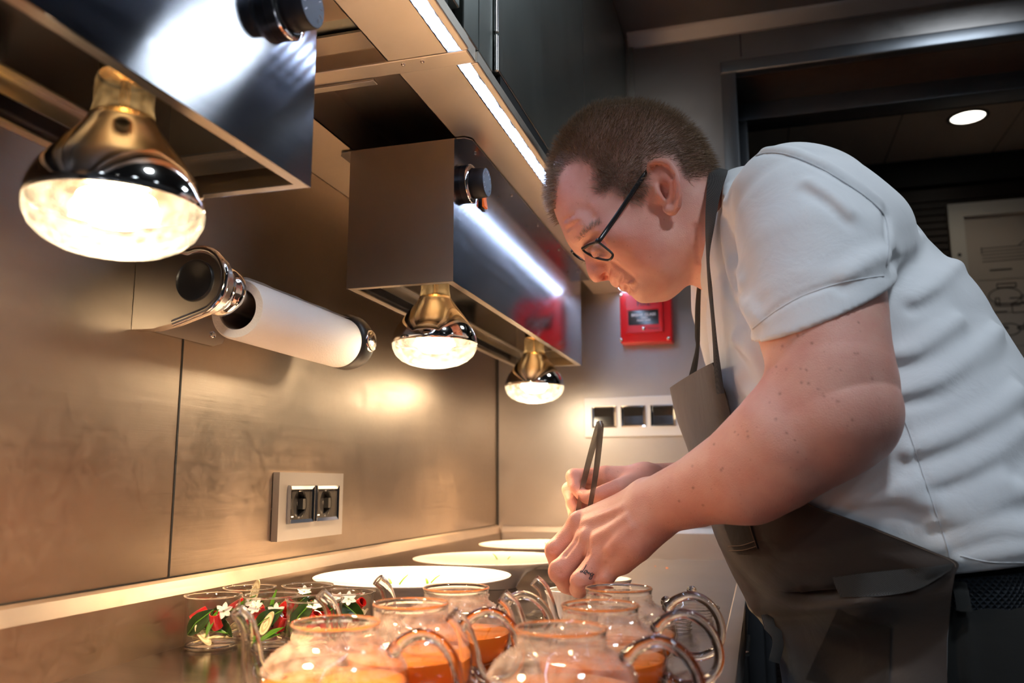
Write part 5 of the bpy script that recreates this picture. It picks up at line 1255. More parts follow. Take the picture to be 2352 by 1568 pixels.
for k in range(46):
    px, py = [(1770, 760), (1800, 720), (1870, 720), (1930, 700), (1972, 740), (1832, 770), (1846, 765), (1797, 795), (1865, 788), (1783, 842), (1806, 848), (1839, 847), (1905, 846), (1964, 811), (1970, 812), (1880, 893), (1841, 878), (1857, 880), (1892, 909), (1791, 904), (1768, 924), (1717, 990), (1718, 1003), (1695, 998), (1826, 1011), (1640, 1020), (1590, 1070), (1592, 1120), (1508, 1065), (1615, 1160), (1560, 1150), (1660, 1075)][k % 32] if k < 32 else (1500+rng.random()*520, 800+rng.random()*320)
    r = 1.1+1.1*rng.random()
    blend(arm, (.22, .09, .05), .7*np.exp(-(((pix[:, 0]-px)**2+(pix[:, 1]-py)**2)/(2*r*r))))
hd = np.full(len(V), 99.0); hp = np.array(HAIR, float)
for a_, b_ in zip(hp, np.roll(hp, -1, 0)):
    ba = b_-a_; t_ = np.clip(((pm-a_)@ba)/(ba@ba+1e-9), 0, 1); hd[hair_m] = np.minimum(hd[hair_m], np.linalg.norm(pm-a_-t_[:, None]*ba, axis=1)[hair_m])
hd = np.clip(hd/20, 0, 1)
blend(hair_m, (.13, .08, .05), .78*hd)
ca = skin.data.color_attributes.new('tint', 'FLOAT_COLOR', 'POINT')
ca.data.foreach_set('color', np.concatenate([col, np.ones((len(V), 1))], 1).astype(np.float32).ravel())
# vertex normals for growing hair
vn = np.zeros((len(V), 3)); skin.data.vertex_normals.foreach_get('vector', (tmp := np.zeros(len(V)*3, np.float32))); vn = tmp.reshape(-1, 3).astype(float)
def strands(name, ids, length, width, dirf, m, parent, spread=.25):
    n = len(ids); p = V[ids]+rng.normal(0, .0006, (n, 3)); nn = vn[ids]; L = length*(.65+.7*rng.random(n))[:, None]
    d0 = dirf(ids)+rng.normal(0, spread, (n, 3)); d0 /= np.linalg.norm(d0, axis=1)[:, None]
    d1 = d0+(dirf(ids)-nn*.35)*.7; d1 /= np.linalg.norm(d1, axis=1)[:, None]
    s = np.cross(d0, rng.normal(0, 1, (n, 3))); s /= np.linalg.norm(s, axis=1)[:, None]
    a, b, c = p-nn*.001, p+d0*L*.5, p+d0*L*.5+d1*L*.5
    w_ = width
    VV = np.stack([a-s*w_, a+s*w_, b-s*w_*.8, b+s*w_*.8, c], 1).reshape(-1, 3)
    k = np.arange(n)[:, None]*5
    T = np.concatenate([k+[0, 1, 3], k+[0, 3, 2], k+[2, 3, 4]], 0)
    return mesh_obj(name, VV, T, m, parent)
def hair_mat():
    m, nt, b = new_mat('hair'); b.inputs['Roughness'].default_value = .42; b.inputs['Specular IOR Level'].default_value = .4
    tc = N(nt, 'ShaderNodeTexCoord'); n = N(nt, 'ShaderNodeTexNoise'); n.inputs['Scale'].default_value = 350; nt.links.new(tc.outputs['Object'], n.inputs['Vector'])
    cr = N(nt, 'ShaderNodeValToRGB'); cr.color_ramp.elements[0].position = .35; cr.color_ramp.elements[0].color = (.11, .066, .038, 1); cr.color_ramp.elements[1].position = .75; cr.color_ramp.elements[1].color = (.42, .27, .16, 1)
    nt.links.new(n.outputs['Fac'], cr.inputs[0]); nt.links.new(cr.outputs[0], b.inputs['Base Color'])
    return m
M['hair'] = hair_mat(); M['hair_grey'] = simple('greying hair', (.34, .27, .21), .45)
TF, TU = HR@FWD, HR@UPV
def hair_dir(ids):
    u = loc[ids]@FWD; v = loc[ids]@UPV
    front = np.clip((u+.02)/.08, 0, 1)[:, None]; topm = np.clip((v+.02)/.06, 0, 1)[:, None]
    flow = TF*front*.6-TU*(1-topm)*1.0-TF*(1-front)*.55+TU*front*topm*.15
    return vn[ids]*(.55+.35*topm*front)+flow
ids = np.nonzero(hair_m)[0]
edge = np.zeros(len(V), bool)
pick = ids[rng.random(len(ids)) < np.clip(hd[ids]*1.3+.18, 0, 1)]
pick = rng.choice(pick, min(30000, len(pick)), replace=False)
hair = strands('hair', pick, .0125, .00022, hair_dir, M['hair'], chef); hair['label'] = 'short brown hair greying at the temples'
side = ids[(pm[ids, 1] > 385) & (pm[ids, 0] < 1500)]
if len(side): strands('grey_temple_hair', rng.choice(side, min(3200, len(side))), .012, .0002, hair_dir, M['hair_grey'], chef)
BROW = [(1330, 550), (1340, 534), (1362, 513), (1380, 509), (1382, 516), (1364, 523), (1348, 540), (1338, 552)]
bi = np.nonzero(headish & in_poly(pm, BROW))[0]
for side_ in (lat[bi] > 0, lat[bi] <= 0):
    if side_.sum() > 5: strands('eyebrow', rng.choice(bi[side_], min(900, int(side_.sum())*2)), .007, .00018, lambda i: vn[i]*.5-TF*.5+TU*.25, M['hair_grey'], chef, .15)
# ================================================================== clothes
def cloth(name, col, rough=.9, weave=900, st=.25, sheen=.25, var=.06, twill=False):
    m, nt, b = new_mat(name); b.inputs['Roughness'].default_value = rough; b.inputs['Specular IOR Level'].default_value = .15
    b.inputs['Sheen Weight'].default_value = sheen; b.inputs['Sheen Roughness'].default_value = .5
    tc = N(nt, 'ShaderNodeTexCoord')
    n1 = N(nt, 'ShaderNodeTexNoise'); n1.inputs['Scale'].default_value = 14; n1.inputs['Detail'].default_value = 6; nt.links.new(tc.outputs['Object'], n1.inputs['Vector'])
    mx = N(nt, 'ShaderNodeMix', data_type='RGBA'); mx.inputs['A'].default_value = (*[c*(1-var) for c in col], 1); mx.inputs['B'].default_value = (*[min(1, c*(1+var)) for c in col], 1)
    nt.links.new(n1.outputs['Fac'], mx.inputs['Factor']); nt.links.new(mx.outputs['Result'], b.inputs['Base Color'])
    if twill:
        wv = N(nt, 'ShaderNodeTexWave', wave_type='BANDS', bands_direction='DIAGONAL'); wv.inputs['Scale'].default_value = weave/6; wv.inputs['Distortion'].default_value = .4; nt.links.new(tc.outputs['Object'], wv.inputs['Vector']); h = wv.outputs['Fac']
    else:
        wv = N(nt, 'ShaderNodeTexNoise'); wv.inputs['Scale'].default_value = weave; wv.inputs['Detail'].default_value = 3; nt.links.new(tc.outputs['Object'], wv.inputs['Vector']); h = wv.outputs['Fac']
    n2 = N(nt, 'ShaderNodeTexNoise'); n2.inputs['Scale'].default_value = 17; n2.inputs['Detail'].default_value = 4; n2.inputs['Distortion'].default_value = .8; nt.links.new(tc.outputs['Object'], n2.inputs['Vector'])
    b1 = N(nt, 'ShaderNodeBump'); b1.inputs['Strength'].default_value = st; b1.inputs['Distance'].default_value = .0006; nt.links.new(h, b1.inputs['Height'])
    b2 = N(nt, 'ShaderNodeBump'); b2.inputs['Strength'].default_value = .34; b2.inputs['Distance'].default_value = .006; nt.links.new(n2.outputs['Fac'], b2.inputs['Height']); nt.links.new(b1.outputs['Normal'], b2.inputs['Normal'])
    nt.links.new(b2.outputs['Normal'], b.inputs['Normal'])
    return m
M['tshirt'] = cloth('white jersey', (.80, .81, .83), weave=1100, st=.2, sheen=.3)
M['apron'] = cloth('brown canvas', (.046, .034, .0285), rough=.85, weave=2600, st=.35, sheen=.25, var=.12)
M['apron_trim'] = cloth('grey herringbone tape', (.10, .097, .10), rough=.85, weave=5200, st=.6, sheen=.25)
M['trousers'] = cloth('dark trousers', (.010, .010, .009), rough=.85, weave=2600, st=.3)
def tape_mat():
    m = cloth('herringbone tape', (.11, .105, .108), weave=900); nt = m.node_tree; b = nt.nodes['Principled BSDF']
    tc = N(nt, 'ShaderNodeTexCoord'); outs = []
    for sgn in (1, -1):
        mp = N(nt, 'ShaderNodeMapping'); mp.inputs['Scale'].default_value = (1, 1, sgn); nt.links.new(tc.outputs['Object'], mp.inputs['Vector'])
        w_ = N(nt, 'ShaderNodeTexWave', wave_type='BANDS', bands_direction='DIAGONAL', wave_profile='TRI'); w_.inputs['Scale'].default_value = 420; nt.links.new(mp.outputs[0], w_.inputs['Vector']); outs.append(w_.outputs['Fac'])
    mx = N(nt, 'ShaderNodeMath', operation='MAXIMUM'); nt.links.new(outs[0], mx.inputs[0]); nt.links.new(outs[1], mx.inputs[1])
    cr = N(nt, 'ShaderNodeValToRGB'); cr.color_ramp.elements[0].position = .3; cr.color_ramp.elements[0].color = (.035, .034, .036, 1); cr.color_ramp.elements[1].color = (.15, .145, .14, 1); nt.links.new(mx.outputs[0], cr.inputs[0]); nt.links.new(cr.outputs[0], b.inputs['Base Color'])
    return m
M['apron_trim'] = tape_mat()
M['stitch'] = simple('stitching', (.16, .11, .08), .8)
sh = SDF((-.10, .70, .92), (.62, 1.50, 1.60), .003)
YS = ((0, 1, 0), 1.22)
TORSO = [(1722, 520, 1.135, .078), (1800, 590, 1.13, .112), (1885, 690, 1.125, .140), (1965, 830, 1.12, .158), (2040, 1010, 1.12, .170), (2105, 1190, 1.12, .172), (2150, 1360, 1.12, .170), (2170, 1500, 1.12, .168)]
sh.chain([P(a, b, c) for a, b, c, r in TORSO], [r for *_, r in TORSO], .02, squash=YS)
sh.ell(P(1935, 1130, 1.09), (.150, .185, .15), .05)                       # belly
sh.ell(P(1790, 830, 1.10), (.075, .135, .10), .05)                       # chest hanging forward
SL = pl([(1790, 470, 1.00), (1812, 460, .975), (1850, 520, .955), (1876, 600, .925), (1883, 700, .905), (1893, 800, .89)])
sh.chain(SL, [.060, .064, .076, .0780, .0735, .069], .03)
sh.chain(pl([(1900, 470, 1.0), (1975, 540, .985), (2010, 600, 1.0)]), [.055, .058, .05], .04)
sh.chain(pl([(1750, 520, 1.2), (1695, 580, 1.26), (1700, 700, 1.29), (1720, 800, 1.30)]), [.06, .070, .072, .068], .03)     # far sleeve
# sleeve hems (cuts across each arm) and lower hem
ax = np.array(SL[4])-np.array(SL[3]); ax /= np.linalg.norm(ax)
h0, h1 = P(1737, 778, .90), P(2036, 662, .885)
nh = np.cross(h1-h0, np.array([.12, 1, .35])); nh = nh if nh@np.array([0, 0, -1]) > 0 else -nh
# the cut only touches the near sleeve: work on a box in front of the torso
sub = SDF(sh.lo, sh.lo+(sh.n-1)*sh.h, sh.h)
def sleeve_only(F):
    s2 = SDF(sh.lo, sh.lo+(sh.n-1)*sh.h, sh.h); return s2
near = SDF(sh.lo, sh.lo+(sh.n-1)*sh.h, sh.h)
near.chain(SL, [.060, .064, .076, .0780, .0735, .069], .03); near.chain(pl([(1900, 470, 1.0), (1975, 540, .985)]), [.055, .058], .04)
near.cut((h0+h1)/2, nh, .003)
tor = SDF(sh.lo, sh.lo+(sh.n-1)*sh.h, sh.h)
tor.chain([P(a, b, c) for a, b, c, r in TORSO], [r for *_, r in TORSO], .02, squash=YS)
tor.ell(P(1935, 1130, 1.09), (.150, .185, .15), .05); tor.ell(P(1790, 830, 1.10), (.075, .135, .10), .05);
tor.chain(pl([(1750, 520, 1.2), (1695, 580, 1.26), (1700, 700, 1.29), (1720, 800, 1.30)]), [.06, .070, .072, .068], .03)
a_, b_ = tor.F, near.F; k_ = .012; hh = np.maximum(k_-np.abs(a_-b_), 0)/k_
sh.F = np.minimum(a_, b_)-hh*hh*k_/4
del tor, sub
def hits(px, py, s=sh, y1=1.25):
    return s.hit(px, py, .72, y1)
# neck opening
sh.chain([P(1560, 500, 1.12), P(1640, 520, 1.13), P(1672, 532, 1.135)], [.075, .0705, .062], .006, 'sub')
# sleeve: stitched hem groove, shoulder seam, armhole fold
def crease(pts, r, k, mode='add', off=0.0, y1=1.25):
    q = [hits(a, b, sh, y1) for a, b in catmull(pts, 4)]
    q = [p+np.array([0, off, 0]) for p in q if p is not None]
    if len(q) > 1: sh.chain(q, [r*(.35+.65*math.sin(PI*min(1, max(0, (i+.5)/len(q))))) for i in range(len(q))], k, mode)
crease([(1729, 757), (1790, 703), (1850, 674), (1930, 648), (2036, 632)], .0016, .004, 'sub')
crease([(1706, 372), (1755, 352), (1810, 356), (1880, 384), (1950, 425), (2010, 470), (2034, 505)], .0022, .006, 'sub')
crease([(1706, 364), (1755, 345), (1810, 347), (1885, 374), (1955, 414), (2020, 462)], .004, .010)
crease([(2038, 495), (2042, 540), (2040, 590)], .004, .012, 'sub')
crease([(1655, 430), (1650, 520), (1660, 610), (1688, 690), (1722, 750)], .004, .012, 'sub')
crease([(1672, 430), (1668, 520), (1680, 610), (1705, 680), (1735, 740)], .005, .014)
FOLDS = [([(2050, 590), (2095, 560), (2150, 512)], .006), ([(2100, 690), (2150, 660), (2210, 600)], .0065), ([(2062, 818), (2110, 806), (2170, 762), (2200, 738)], .0055),
         ([(2065, 905), (2150, 880), (2230, 826), (2290, 762)], .008), ([(2085, 1040), (2180, 1008), (2270, 960), (2340, 905)], .0085), ([(2070, 1120), (2170, 1098), (2270, 1050), (2345, 990)], .007),
         ([(1960, 1150), (2060, 1140), (2170, 1165), (2300, 1110)], .006), ([(2150, 1200), (2240, 1185), (2340, 1130)], .007), ([(2160, 1260), (2230, 1235), (2345, 1215)], .008), ([(2205, 1290), (2270, 1278), (2350, 1262)], .006),
         ([(1860, 420), (1910, 452), (1950, 490)], .0022), ([(1940, 640), (1985, 610), (2030, 585)], .005), ([(1700, 620), (1722, 690), (1745, 740)], .004),
         ([(1700, 860), (1720, 900), (1760, 925)], .004), ([(1690, 780), (1730, 820), (1760, 880)], .0035)]
for pts, r in FOLDS:
    crease([(a-4, b+17) for a, b in pts], r*1.1, .012, 'sub', off=-.002)
    crease(pts, r*1.15, .018, off=-.0012)
crease([(2062, 935), (2085, 985), (2110, 1060), (2140, 1150), (2172, 1245)], .0012, .003, 'sub')
# lower hem
sh.cut(P(2270, 1312, .915), P(2352, 1330, 1.0)*0+np.array([.13, 0, -1.0]), .004)
body_cut = None
# ---- trousers
tr = SDF((-.02, .74, .02), (.66, 1.50, 1.16), .0045)
HIP = [(2150, 1330, 1.12, .158), (2160, 1420, 1.12, .160), (2165, 1500, 1.12, .162)]
tr.chain([P(a, b, c) for a, b, c, r in HIP], [r for *_, r in HIP], .02, squash=YS)
hx = P(2165, 1500, 1.12)[0]
for sy in (-1, 1):
    yk = 1.12+sy*.10
    tr.chain([(hx+.01, yk, .90), (hx+.02, yk+sy*.01, .72), (hx+.01, yk+sy*.02, .50), (hx+.03, yk+sy*.02, .28), (hx+.04, yk+sy*.02, .10)], [.105, .098, .078, .068, .064], .03)
tr.cut(P(2270, 1330, .925), np.array([-.13, 0, 1.0]), .003)
def crease_t(pts, r, k, mode='add', off=0.0):
    q = [tr.hit(a, b, .75, 1.3) for a, b in catmull(pts, 4)]; q = [p+np.array([0, off, 0]) for p in q if p is not None]
    if len(q) > 1: tr.chain(q, r, k, mode)
crease_t([(2190, 1390), (2200, 1450), (2205, 1560)], .002, .006, 'sub'); crease_t([(2204, 1390), (2216, 1450), (2222, 1560)], .004, .010)
V2, F2 = sh.mesh(1)
tee = mesh_obj('t_shirt', V2, F2, M['tshirt'], chef); tee['label'] = 'white short-sleeved t-shirt'
def seam(name, pts, s_, r, m, parent, lf=.0006, y1=1.25):
    q = [s_.hit(a, b, .72, y1) for a, b in catmull(pts, 6)]; q = [lift_(p, lf) for p in q if p is not None]
    if len(q) < 3: return
    bm = NB(); tube(bm, q, r, 6); obj(name, bm, m, parent, 170)
def lift_(p, o): v = p-np.array([0, 0, CAM_Z]); return p-v/np.linalg.norm(v)*o
M['seam'] = cloth('jersey seam', (.62, .63, .65), weave=1100, st=.2)
seam('shoulder_seam', [(1706, 372), (1755, 352), (1810, 356), (1880, 384), (1950, 425), (2010, 470), (2034, 505), (2040, 560), (2036, 610)], sh, .0011, M['seam'], tee)
seam('sleeve_hem', [(1728, 755), (1760, 730), (1800, 703), (1850, 677), (1930, 650), (2000, 637), (2030, 634)], sh, .0008, M['seam'], tee)
seam('side_seam', [(2062, 935), (2085, 985), (2110, 1060), (2140, 1150), (2172, 1245), (2180, 1280)], sh, .0008, M['seam'], tee)
seam('lower_hem', [(2205, 1276), (2270, 1290), (2350, 1292)], sh, .0007, M['seam'], tee)
V3, F3 = tr.mesh(1); tro = mesh_obj('trousers', V3, F3, M['trousers'], chef); tro['label'] = 'dark trousers'
# shoes
for sy in (-1, 1):
    yk = 1.12+sy*.12
    s_ = SDF((hx-.24, yk-.09, -.01), (hx+.16, yk+.09, .16), .005)
    s_.chain([(hx+.07, yk, .045), (hx-.02, yk, .045), (hx-.12, yk-.005, .035), (hx-.16, yk-.005, .032)], [.042, .045, .042, .032], .02); s_.chain([(hx+.045, yk, .05), (hx+.045, yk, .11)], [.045, .045], .02); s_.cut((hx, yk, .002), (0, 0, -1), .002)
    Vs, Fs = s_.mesh(1); mesh_obj('shoe', Vs, Fs, M['black_plastic'], chef)
# ---- braided belt with a belt loop
def ring_at(s, c, nrm, half, off, n=96, a0=0, a1=2*PI):
    """outline of a garment in the plane through c, as two edge loops half apart."""
    nrm = nrm/np.linalg.norm(nrm); e1 = np.array([1, 0, 0])-nrm*nrm[0]; e1 /= np.linalg.norm(e1); e2 = np.cross(nrm, e1); out = []
    for k in range(n+1):
        a = a0+(a1-a0)*k/n; d = math.cos(a)*e1+math.sin(a)*e2; r = .30
        while r > .05 and s.val(c+d*r) > 0: r -= .002
        out.append(c+d*(r+off))
    return out, nrm
bc = np.array([P(2150, 1352, 1.12)[0], 1.12, P(2270, 1338, .925)[2]]); bn = np.array([-.10, 0, 1.0])
lp, bn = ring_at(tr, bc-bn*.012, bn, .017, .004)
def belt_mat():
    m, nt, b = new_mat('braided belt'); b.inputs['Roughness'].default_value = .5
    tc = N(nt, 'ShaderNodeTexCoord'); w1 = N(nt, 'ShaderNodeTexWave', wave_type='BANDS', bands_direction='DIAGONAL', wave_profile='TRI'); w1.inputs['Scale'].default_value = 95; w1.inputs['Distortion'].default_value = 0; nt.links.new(tc.outputs['Object'], w1.inputs['Vector'])
    mp = N(nt, 'ShaderNodeMapping'); mp.inputs['Scale'].default_value = (1, 1, -1); nt.links.new(tc.outputs['Object'], mp.inputs['Vector'])
    w2 = N(nt, 'ShaderNodeTexWave', wave_type='BANDS', bands_direction='DIAGONAL', wave_profile='TRI'); w2.inputs['Scale'].default_value = 95; nt.links.new(mp.outputs[0], w2.inputs['Vector'])
    mx = N(nt, 'ShaderNodeMath', operation='MAXIMUM'); nt.links.new(w1.outputs['Fac'], mx.inputs[0]); nt.links.new(w2.outputs['Fac'], mx.inputs[1])
    cr = N(nt, 'ShaderNodeValToRGB'); cr.color_ramp.elements[0].color = (.004, .005, .006, 1); cr.color_ramp.elements[1].color = (.02, .028, .04, 1); nt.links.new(mx.outputs[0], cr.inputs[0]); nt.links.new(cr.outputs[0], b.inputs['Base Color'])
    bp = N(nt, 'ShaderNodeBump'); bp.inputs['Strength'].default_value = .9; bp.inputs['Distance'].default_value = .002; nt.links.new(mx.outputs[0], bp.inputs['Height']); nt.links.new(bp.outputs['Normal'], b.inputs['Normal'])
    return m
bm = NB()
sheet(bm, [[p+bn*h+(p-bc)/np.linalg.norm(p-bc)*.0022*(1-abs(h)/.017) for p in lp] for h in (-.017, -.009, 0, .009, .017)])
bmesh.ops.solidify(bm, geom=bm.faces[:], thickness=.003); bl = obj('belt', bm, belt_mat(), chef, 60); bl['label'] = 'braided dark belt'
# belt loop
a = tr.hit(2196, 1335, .75, 1.3); b = tr.hit(2208, 1398, .75, 1.3)
if a is not None and b is not None:
    o_ = np.array([0, -.013, 0]); bm = NB(); tube(bm, [a+o_*.4, a+o_, (a+b)/2+o_*1.2, b+o_, b+o_*.4], .0065, 10, flat=(1, .25)); obj('belt_loop', bm, M['trousers'], chef, 60)
# ---- apron: bib, waist and skirt as one draped cloth
def on(px, py, dflt, off=.007):
    best = None
    for s in (sh, tr):
        q = s.hit(px, py, .75, 1.35)
        if q is not None and (best is None or q[1] < best[1]): best = q
    y = best[1]-off if best is not None else dflt
    return P(px, py, min(y, dflt) if best is not None and dflt < 9 else y)
A = lambda px, py, y: P(px, py, y)
OA = lambda px, py, y, off=.009: on(px, py, y, off) if (sh.hit(px, py, .75, 1.35) is not None or tr.hit(px, py, .75, 1.35) is not None) else P(px, py, y)
O = lambda px, py, off=.008: on(px, py, 9.0, off) if (sh.hit(px, py, .75, 1.35) is not None or tr.hit(px, py, .75, 1.35) is not None) else P(px, py, 1.0)
def OM(px, py):
    ys = [q[1] for q in (f.hit(px, py-d, .75, 1.35) for f in (sh, tr) for d in (0, 20, 45, 75)) if q is not None]
    return P(px, py, min(ys)-.010)
net = [
 [A(1639, 832, .990), A(1620, 842, 1.02), A(1592, 858, 1.09), A(1562, 876, 1.16), A(1541, 890, 1.22), A(1552, 884, 1.29)],
 [A(1667, 902, .985), A(1640, 915, 1.005), A(1606, 934, 1.07), A(1574, 950, 1.15), A(1556, 958, 1.22), A(1570, 950, 1.30)],
 [A(1690, 978, .980), A(1660, 992, .995), A(1624, 1010, 1.05), A(1596, 1024, 1.13), A(1582, 1030, 1.21), A(1600, 1020, 1.30)],
 [OA(1768, 1075, .950), OA(1722, 1085, .965), OA(1670, 1100, 1.02), OA(1628, 1115, 1.10), A(1612, 1122, 1.19), A(1630, 1110, 1.29)],
 [O(1852, 1152), O(1795, 1170), OA(1715, 1190, .975), OA(1660, 1205, 1.05), A(1640, 1214, 1.15), A(1655, 1205, 1.28)],
 [O(1960, 1192), O(1880, 1212), O(1790, 1232), OA(1700, 1252, 1.02), A(1660, 1262, 1.12), A(1672, 1255, 1.27)],
 [O(2120, 1256), O(2010, 1270), O(1880, 1290), OA(1750, 1306, .995), A(1686, 1314, 1.10), A(1690, 1310, 1.26)],
 [O(2197, 1290, .010), O(2090, 1312, .013), O(1930, 1340, .013), OA(1800, 1356, .975), A(1718, 1366, 1.08), A(1712, 1364, 1.25)],
 [OM(2192, 1322), OM(2090, 1350), OM(1950, 1378), OA(1820, 1394, .985), A(1736, 1396, 1.08), A(1722, 1396, 1.25)],
 [OM(2184, 1370), OM(2080, 1385), OM(1960, 1404), OA(1840, 1418, 1.005), A(1765, 1420, 1.09), A(1745, 1420, 1.25)],
 [O(2179, 1440, .010), O(2070, 1445, .014), O(1960, 1455, .016), OA(1860, 1462, 1.01), A(1795, 1468, 1.09), A(1775, 1468, 1.25)],
 [O(2176, 1520, .008), O(2070, 1520, .012), O(1965, 1525, .016), OA(1875, 1530, 1.01), A(1815, 1535, 1.09), A(1795, 1535, 1.25)],
 [OA(2174, 1640, .90), OA(2070, 1640, .885), OA(1965, 1640, .91), OA(1880, 1640, 1.00), A(1822, 1640, 1.09), A(1805, 1640, 1.25)],
 [OA(2172, 1900, .90), OA(2065, 1900, .885), OA(1960, 1900, .905), OA(1880, 1900, .98), A(1830, 1900, 1.09), A(1815, 1900, 1.25)],
]
bm = NB(); G = patch(net, 6, 8)
def clear_of(p, gap=.0065):
    for s_ in (sh, tr):
        for _ in range(3):
            if not (np.all(p > s_.lo+.02) and np.all(p < s_.lo+(s_.n-1)*s_.h-.02)): break
            v = s_.val(p)
            if v >= gap: break
            e = .004; gr = np.array([s_.val(p+np.eye(3)[a]*e)-s_.val(p-np.eye(3)[a]*e) for a in range(3)]); L = np.linalg.norm(gr)
            if L < 1e-5: break
            p = p+gr/L*(gap-v)
    return p
G = [[clear_of(np.array(p)) for p in row] for row in G]
sheet(bm, G)
for f in bm.faces: f.smooth = True
from mathutils.bvhtree import BVHTree
ATREE = BVHTree.FromBMesh(bm)
bmesh.ops.recalc_face_normals(bm, faces=bm.faces); bmesh.ops.solidify(bm, geom=bm.faces[:], thickness=.0018)
apron = obj('apron', bm, M['apron'], chef, 60); apron['label'] = 'brown canvas bib apron'
def gat(u, v):
    i = min(int(u), len(G)-2); j = min(int(v), len(G[0])-2); a, b = u-i, v-j
    return (G[i][j]*(1-a)+G[i+1][j]*a)*(1-b)+(G[i][j+1]*(1-a)+G[i+1][j+1]*a)*b
# hem stitching and the pleat lines of the bib
VIEW = np.array([0, 0, CAM_Z])
def lift(p, o): v = p-VIEW; return p-v/np.linalg.norm(v)*o
bm = NB()
for off in (2.2,):
    tube(bm, [lift(gat(off, v), .0016) for v in np.linspace(.3, 34, 70)], .0005, 5); obj('top_stitching', bm, M['stitch'], apron, 60); bm = NB()
tube(bm, [lift(gat(u, .9), .0016) for u in np.linspace(20, 44, 70)], .0005, 5)
obj('hem_stitching', bm, M['stitch'], apron, 60)
# pocket flap at the chest, lower side pocket
def patch_px(name, pts, m, off, parent, thick=.0016, smooth=60, yd=1.0, flatten=False):
    q = []; pg = patch([[np.array((a_, b_, 0.0)) for a_, b_ in row] for row in pts], 6, 5)
    for row in pg:
        r_ = []
        for px, py, _ in row:
            dv = ray(px, py); dv = Vector(dv/np.linalg.norm(dv)); h = ATREE.ray_cast(Vector((0, 0, CAM_Z)), dv)[0]
            if h is None: h = Vector(P(px, py, r_[-1][1] if r_ else yd))
            r_.append(np.array(h-dv*off))
        q.append(r_)
    if flatten:                                  # lies taut over the folds below it
        q = np.array(q); T = np.linalg.norm(q-VIEW, axis=2); D = (q-VIEW)/T[..., None]
        col_ = T.min(0); col_ = np.array([col_[max(0, i-3):i+4].min() for i in range(len(col_))]); col_ = np.convolve(np.pad(col_, 3, mode='edge'), np.ones(7)/7, 'valid')
        q = VIEW+D*(np.minimum(T, col_[None, :]+.004))[..., None]
    bm = NB(); sheet(bm, q)
    for f in bm.faces: f.smooth = True
    bmesh.ops.solidify(bm, geom=bm.faces[:], thickness=thick); return obj(name, bm, m, parent, smooth)
patch_px('pocket', [[(1718, 1184), (1680, 1192), (1640, 1200)], [(1730, 1225), (1692, 1235), (1655, 1240)], [(1742, 1262), (1705, 1272), (1672, 1270)]], M['apron'], .0055, apron)
patch_px('side_pocket', [[(1925, 1398), (1985, 1425), (2045, 1438)], [(1900, 1450), (1975, 1480), (2044, 1490)], [(1850, 1560), (1950, 1580), (2042, 1590)]], M['apron'], .0055, apron)
def stitch_px(name, pts):
    q = []
    for px, py, _ in catmull([(a_, b_, 0) for a_, b_ in pts], 6):
        dv = ray(px, py); dv = Vector(dv/np.linalg.norm(dv)); h = ATREE.ray_cast(Vector((0, 0, CAM_Z)), dv)[0]
        if h is not None: q.append(np.array(h-dv*.0066))
    if len(q) > 2: bm = NB(); tube(bm, q, .00045, 5); obj(name, bm, M['stitch'], apron, 60)
stitch_px('pocket_stitching', [(1738, 1254), (1706, 1263), (1674, 1264)]); stitch_px('pocket_stitching', [(1734, 1242), (1704, 1252), (1672, 1254)]); stitch_px('pocket_stitching', [(1716, 1190), (1727, 1225), (1738, 1258)])
# tie tape lying at the waist
patch_px('waist_tie', [[(1912, 1326), (1985, 1316), (2060, 1308), (2130, 1302), (2192, 1293)], [(1920, 1349), (1985, 1347), (2050, 1342), (2120, 1330), (2188, 1300)], [(1930, 1371), (1985, 1370), (2045, 1366), (2115, 1350), (2185, 1308)]], M['apron_trim'], .005, apron, .002, flatten=True)
# tape end hanging in front of the skirt
bm = NB(); tube(bm, [A(1762, 1412, 1.06), A(1768, 1440, 1.05), A(1784, 1455, 1.05), A(1788, 1480, 1.05), A(1778, 1520, 1.05)], .007, 8, flat=(1, .2)); obj('tape_end', bm, M['apron_trim'], apron, 60)
# ---- neck strap and bib straps
def ribbon(name, st, m, parent):
    rows = [[P(*l), (P(*l)+P(*r))/2+np.array([0, -.0015, 0]), P(*r)] for l, r in st]
    bm = NB(); sheet(bm, patch(rows, 6, 3)); 
    for f in bm.faces: f.smooth = True
    bmesh.ops.solidify(bm, geom=bm.faces[:], thickness=.002); return obj(name, bm, m, parent, 60)
ribbon('neck_strap', [((1636, 384, 1.115), (1672, 390, 1.11)), ((1628, 398, 1.080), (1670, 400, 1.060)), ((1622, 452, 1.044), (1654, 450, 1.030)), ((1620, 520, 1.032), (1641, 520, 1.016)), ((1622, 590, 1.022), (1630, 590, 1.012)), ((1626, 660, 1.012), (1636, 660, 1.002)), ((1632, 720, 1.002), (1641, 720, .992)), ((1637, 790, .992), (1648, 788, .984)), ((1640, 850, .984), (1656, 846, .978)), ((1646, 905, .978), (1664, 903, .974))], M['apron_trim'], apron)
ribbon('bib_strap', [((1603, 640, 1.16), (1611, 640, 1.16)), ((1597, 700, 1.17), (1609, 700, 1.17)), ((1596, 770, 1.18), (1608, 768, 1.18)), ((1598, 796, 1.18), (1607, 796, 1.18)), ((1588, 840, 1.18), (1602, 842, 1.18)), ((1577, 880, 1.18), (1594, 884, 1.18))], M['apron_trim'], apron)
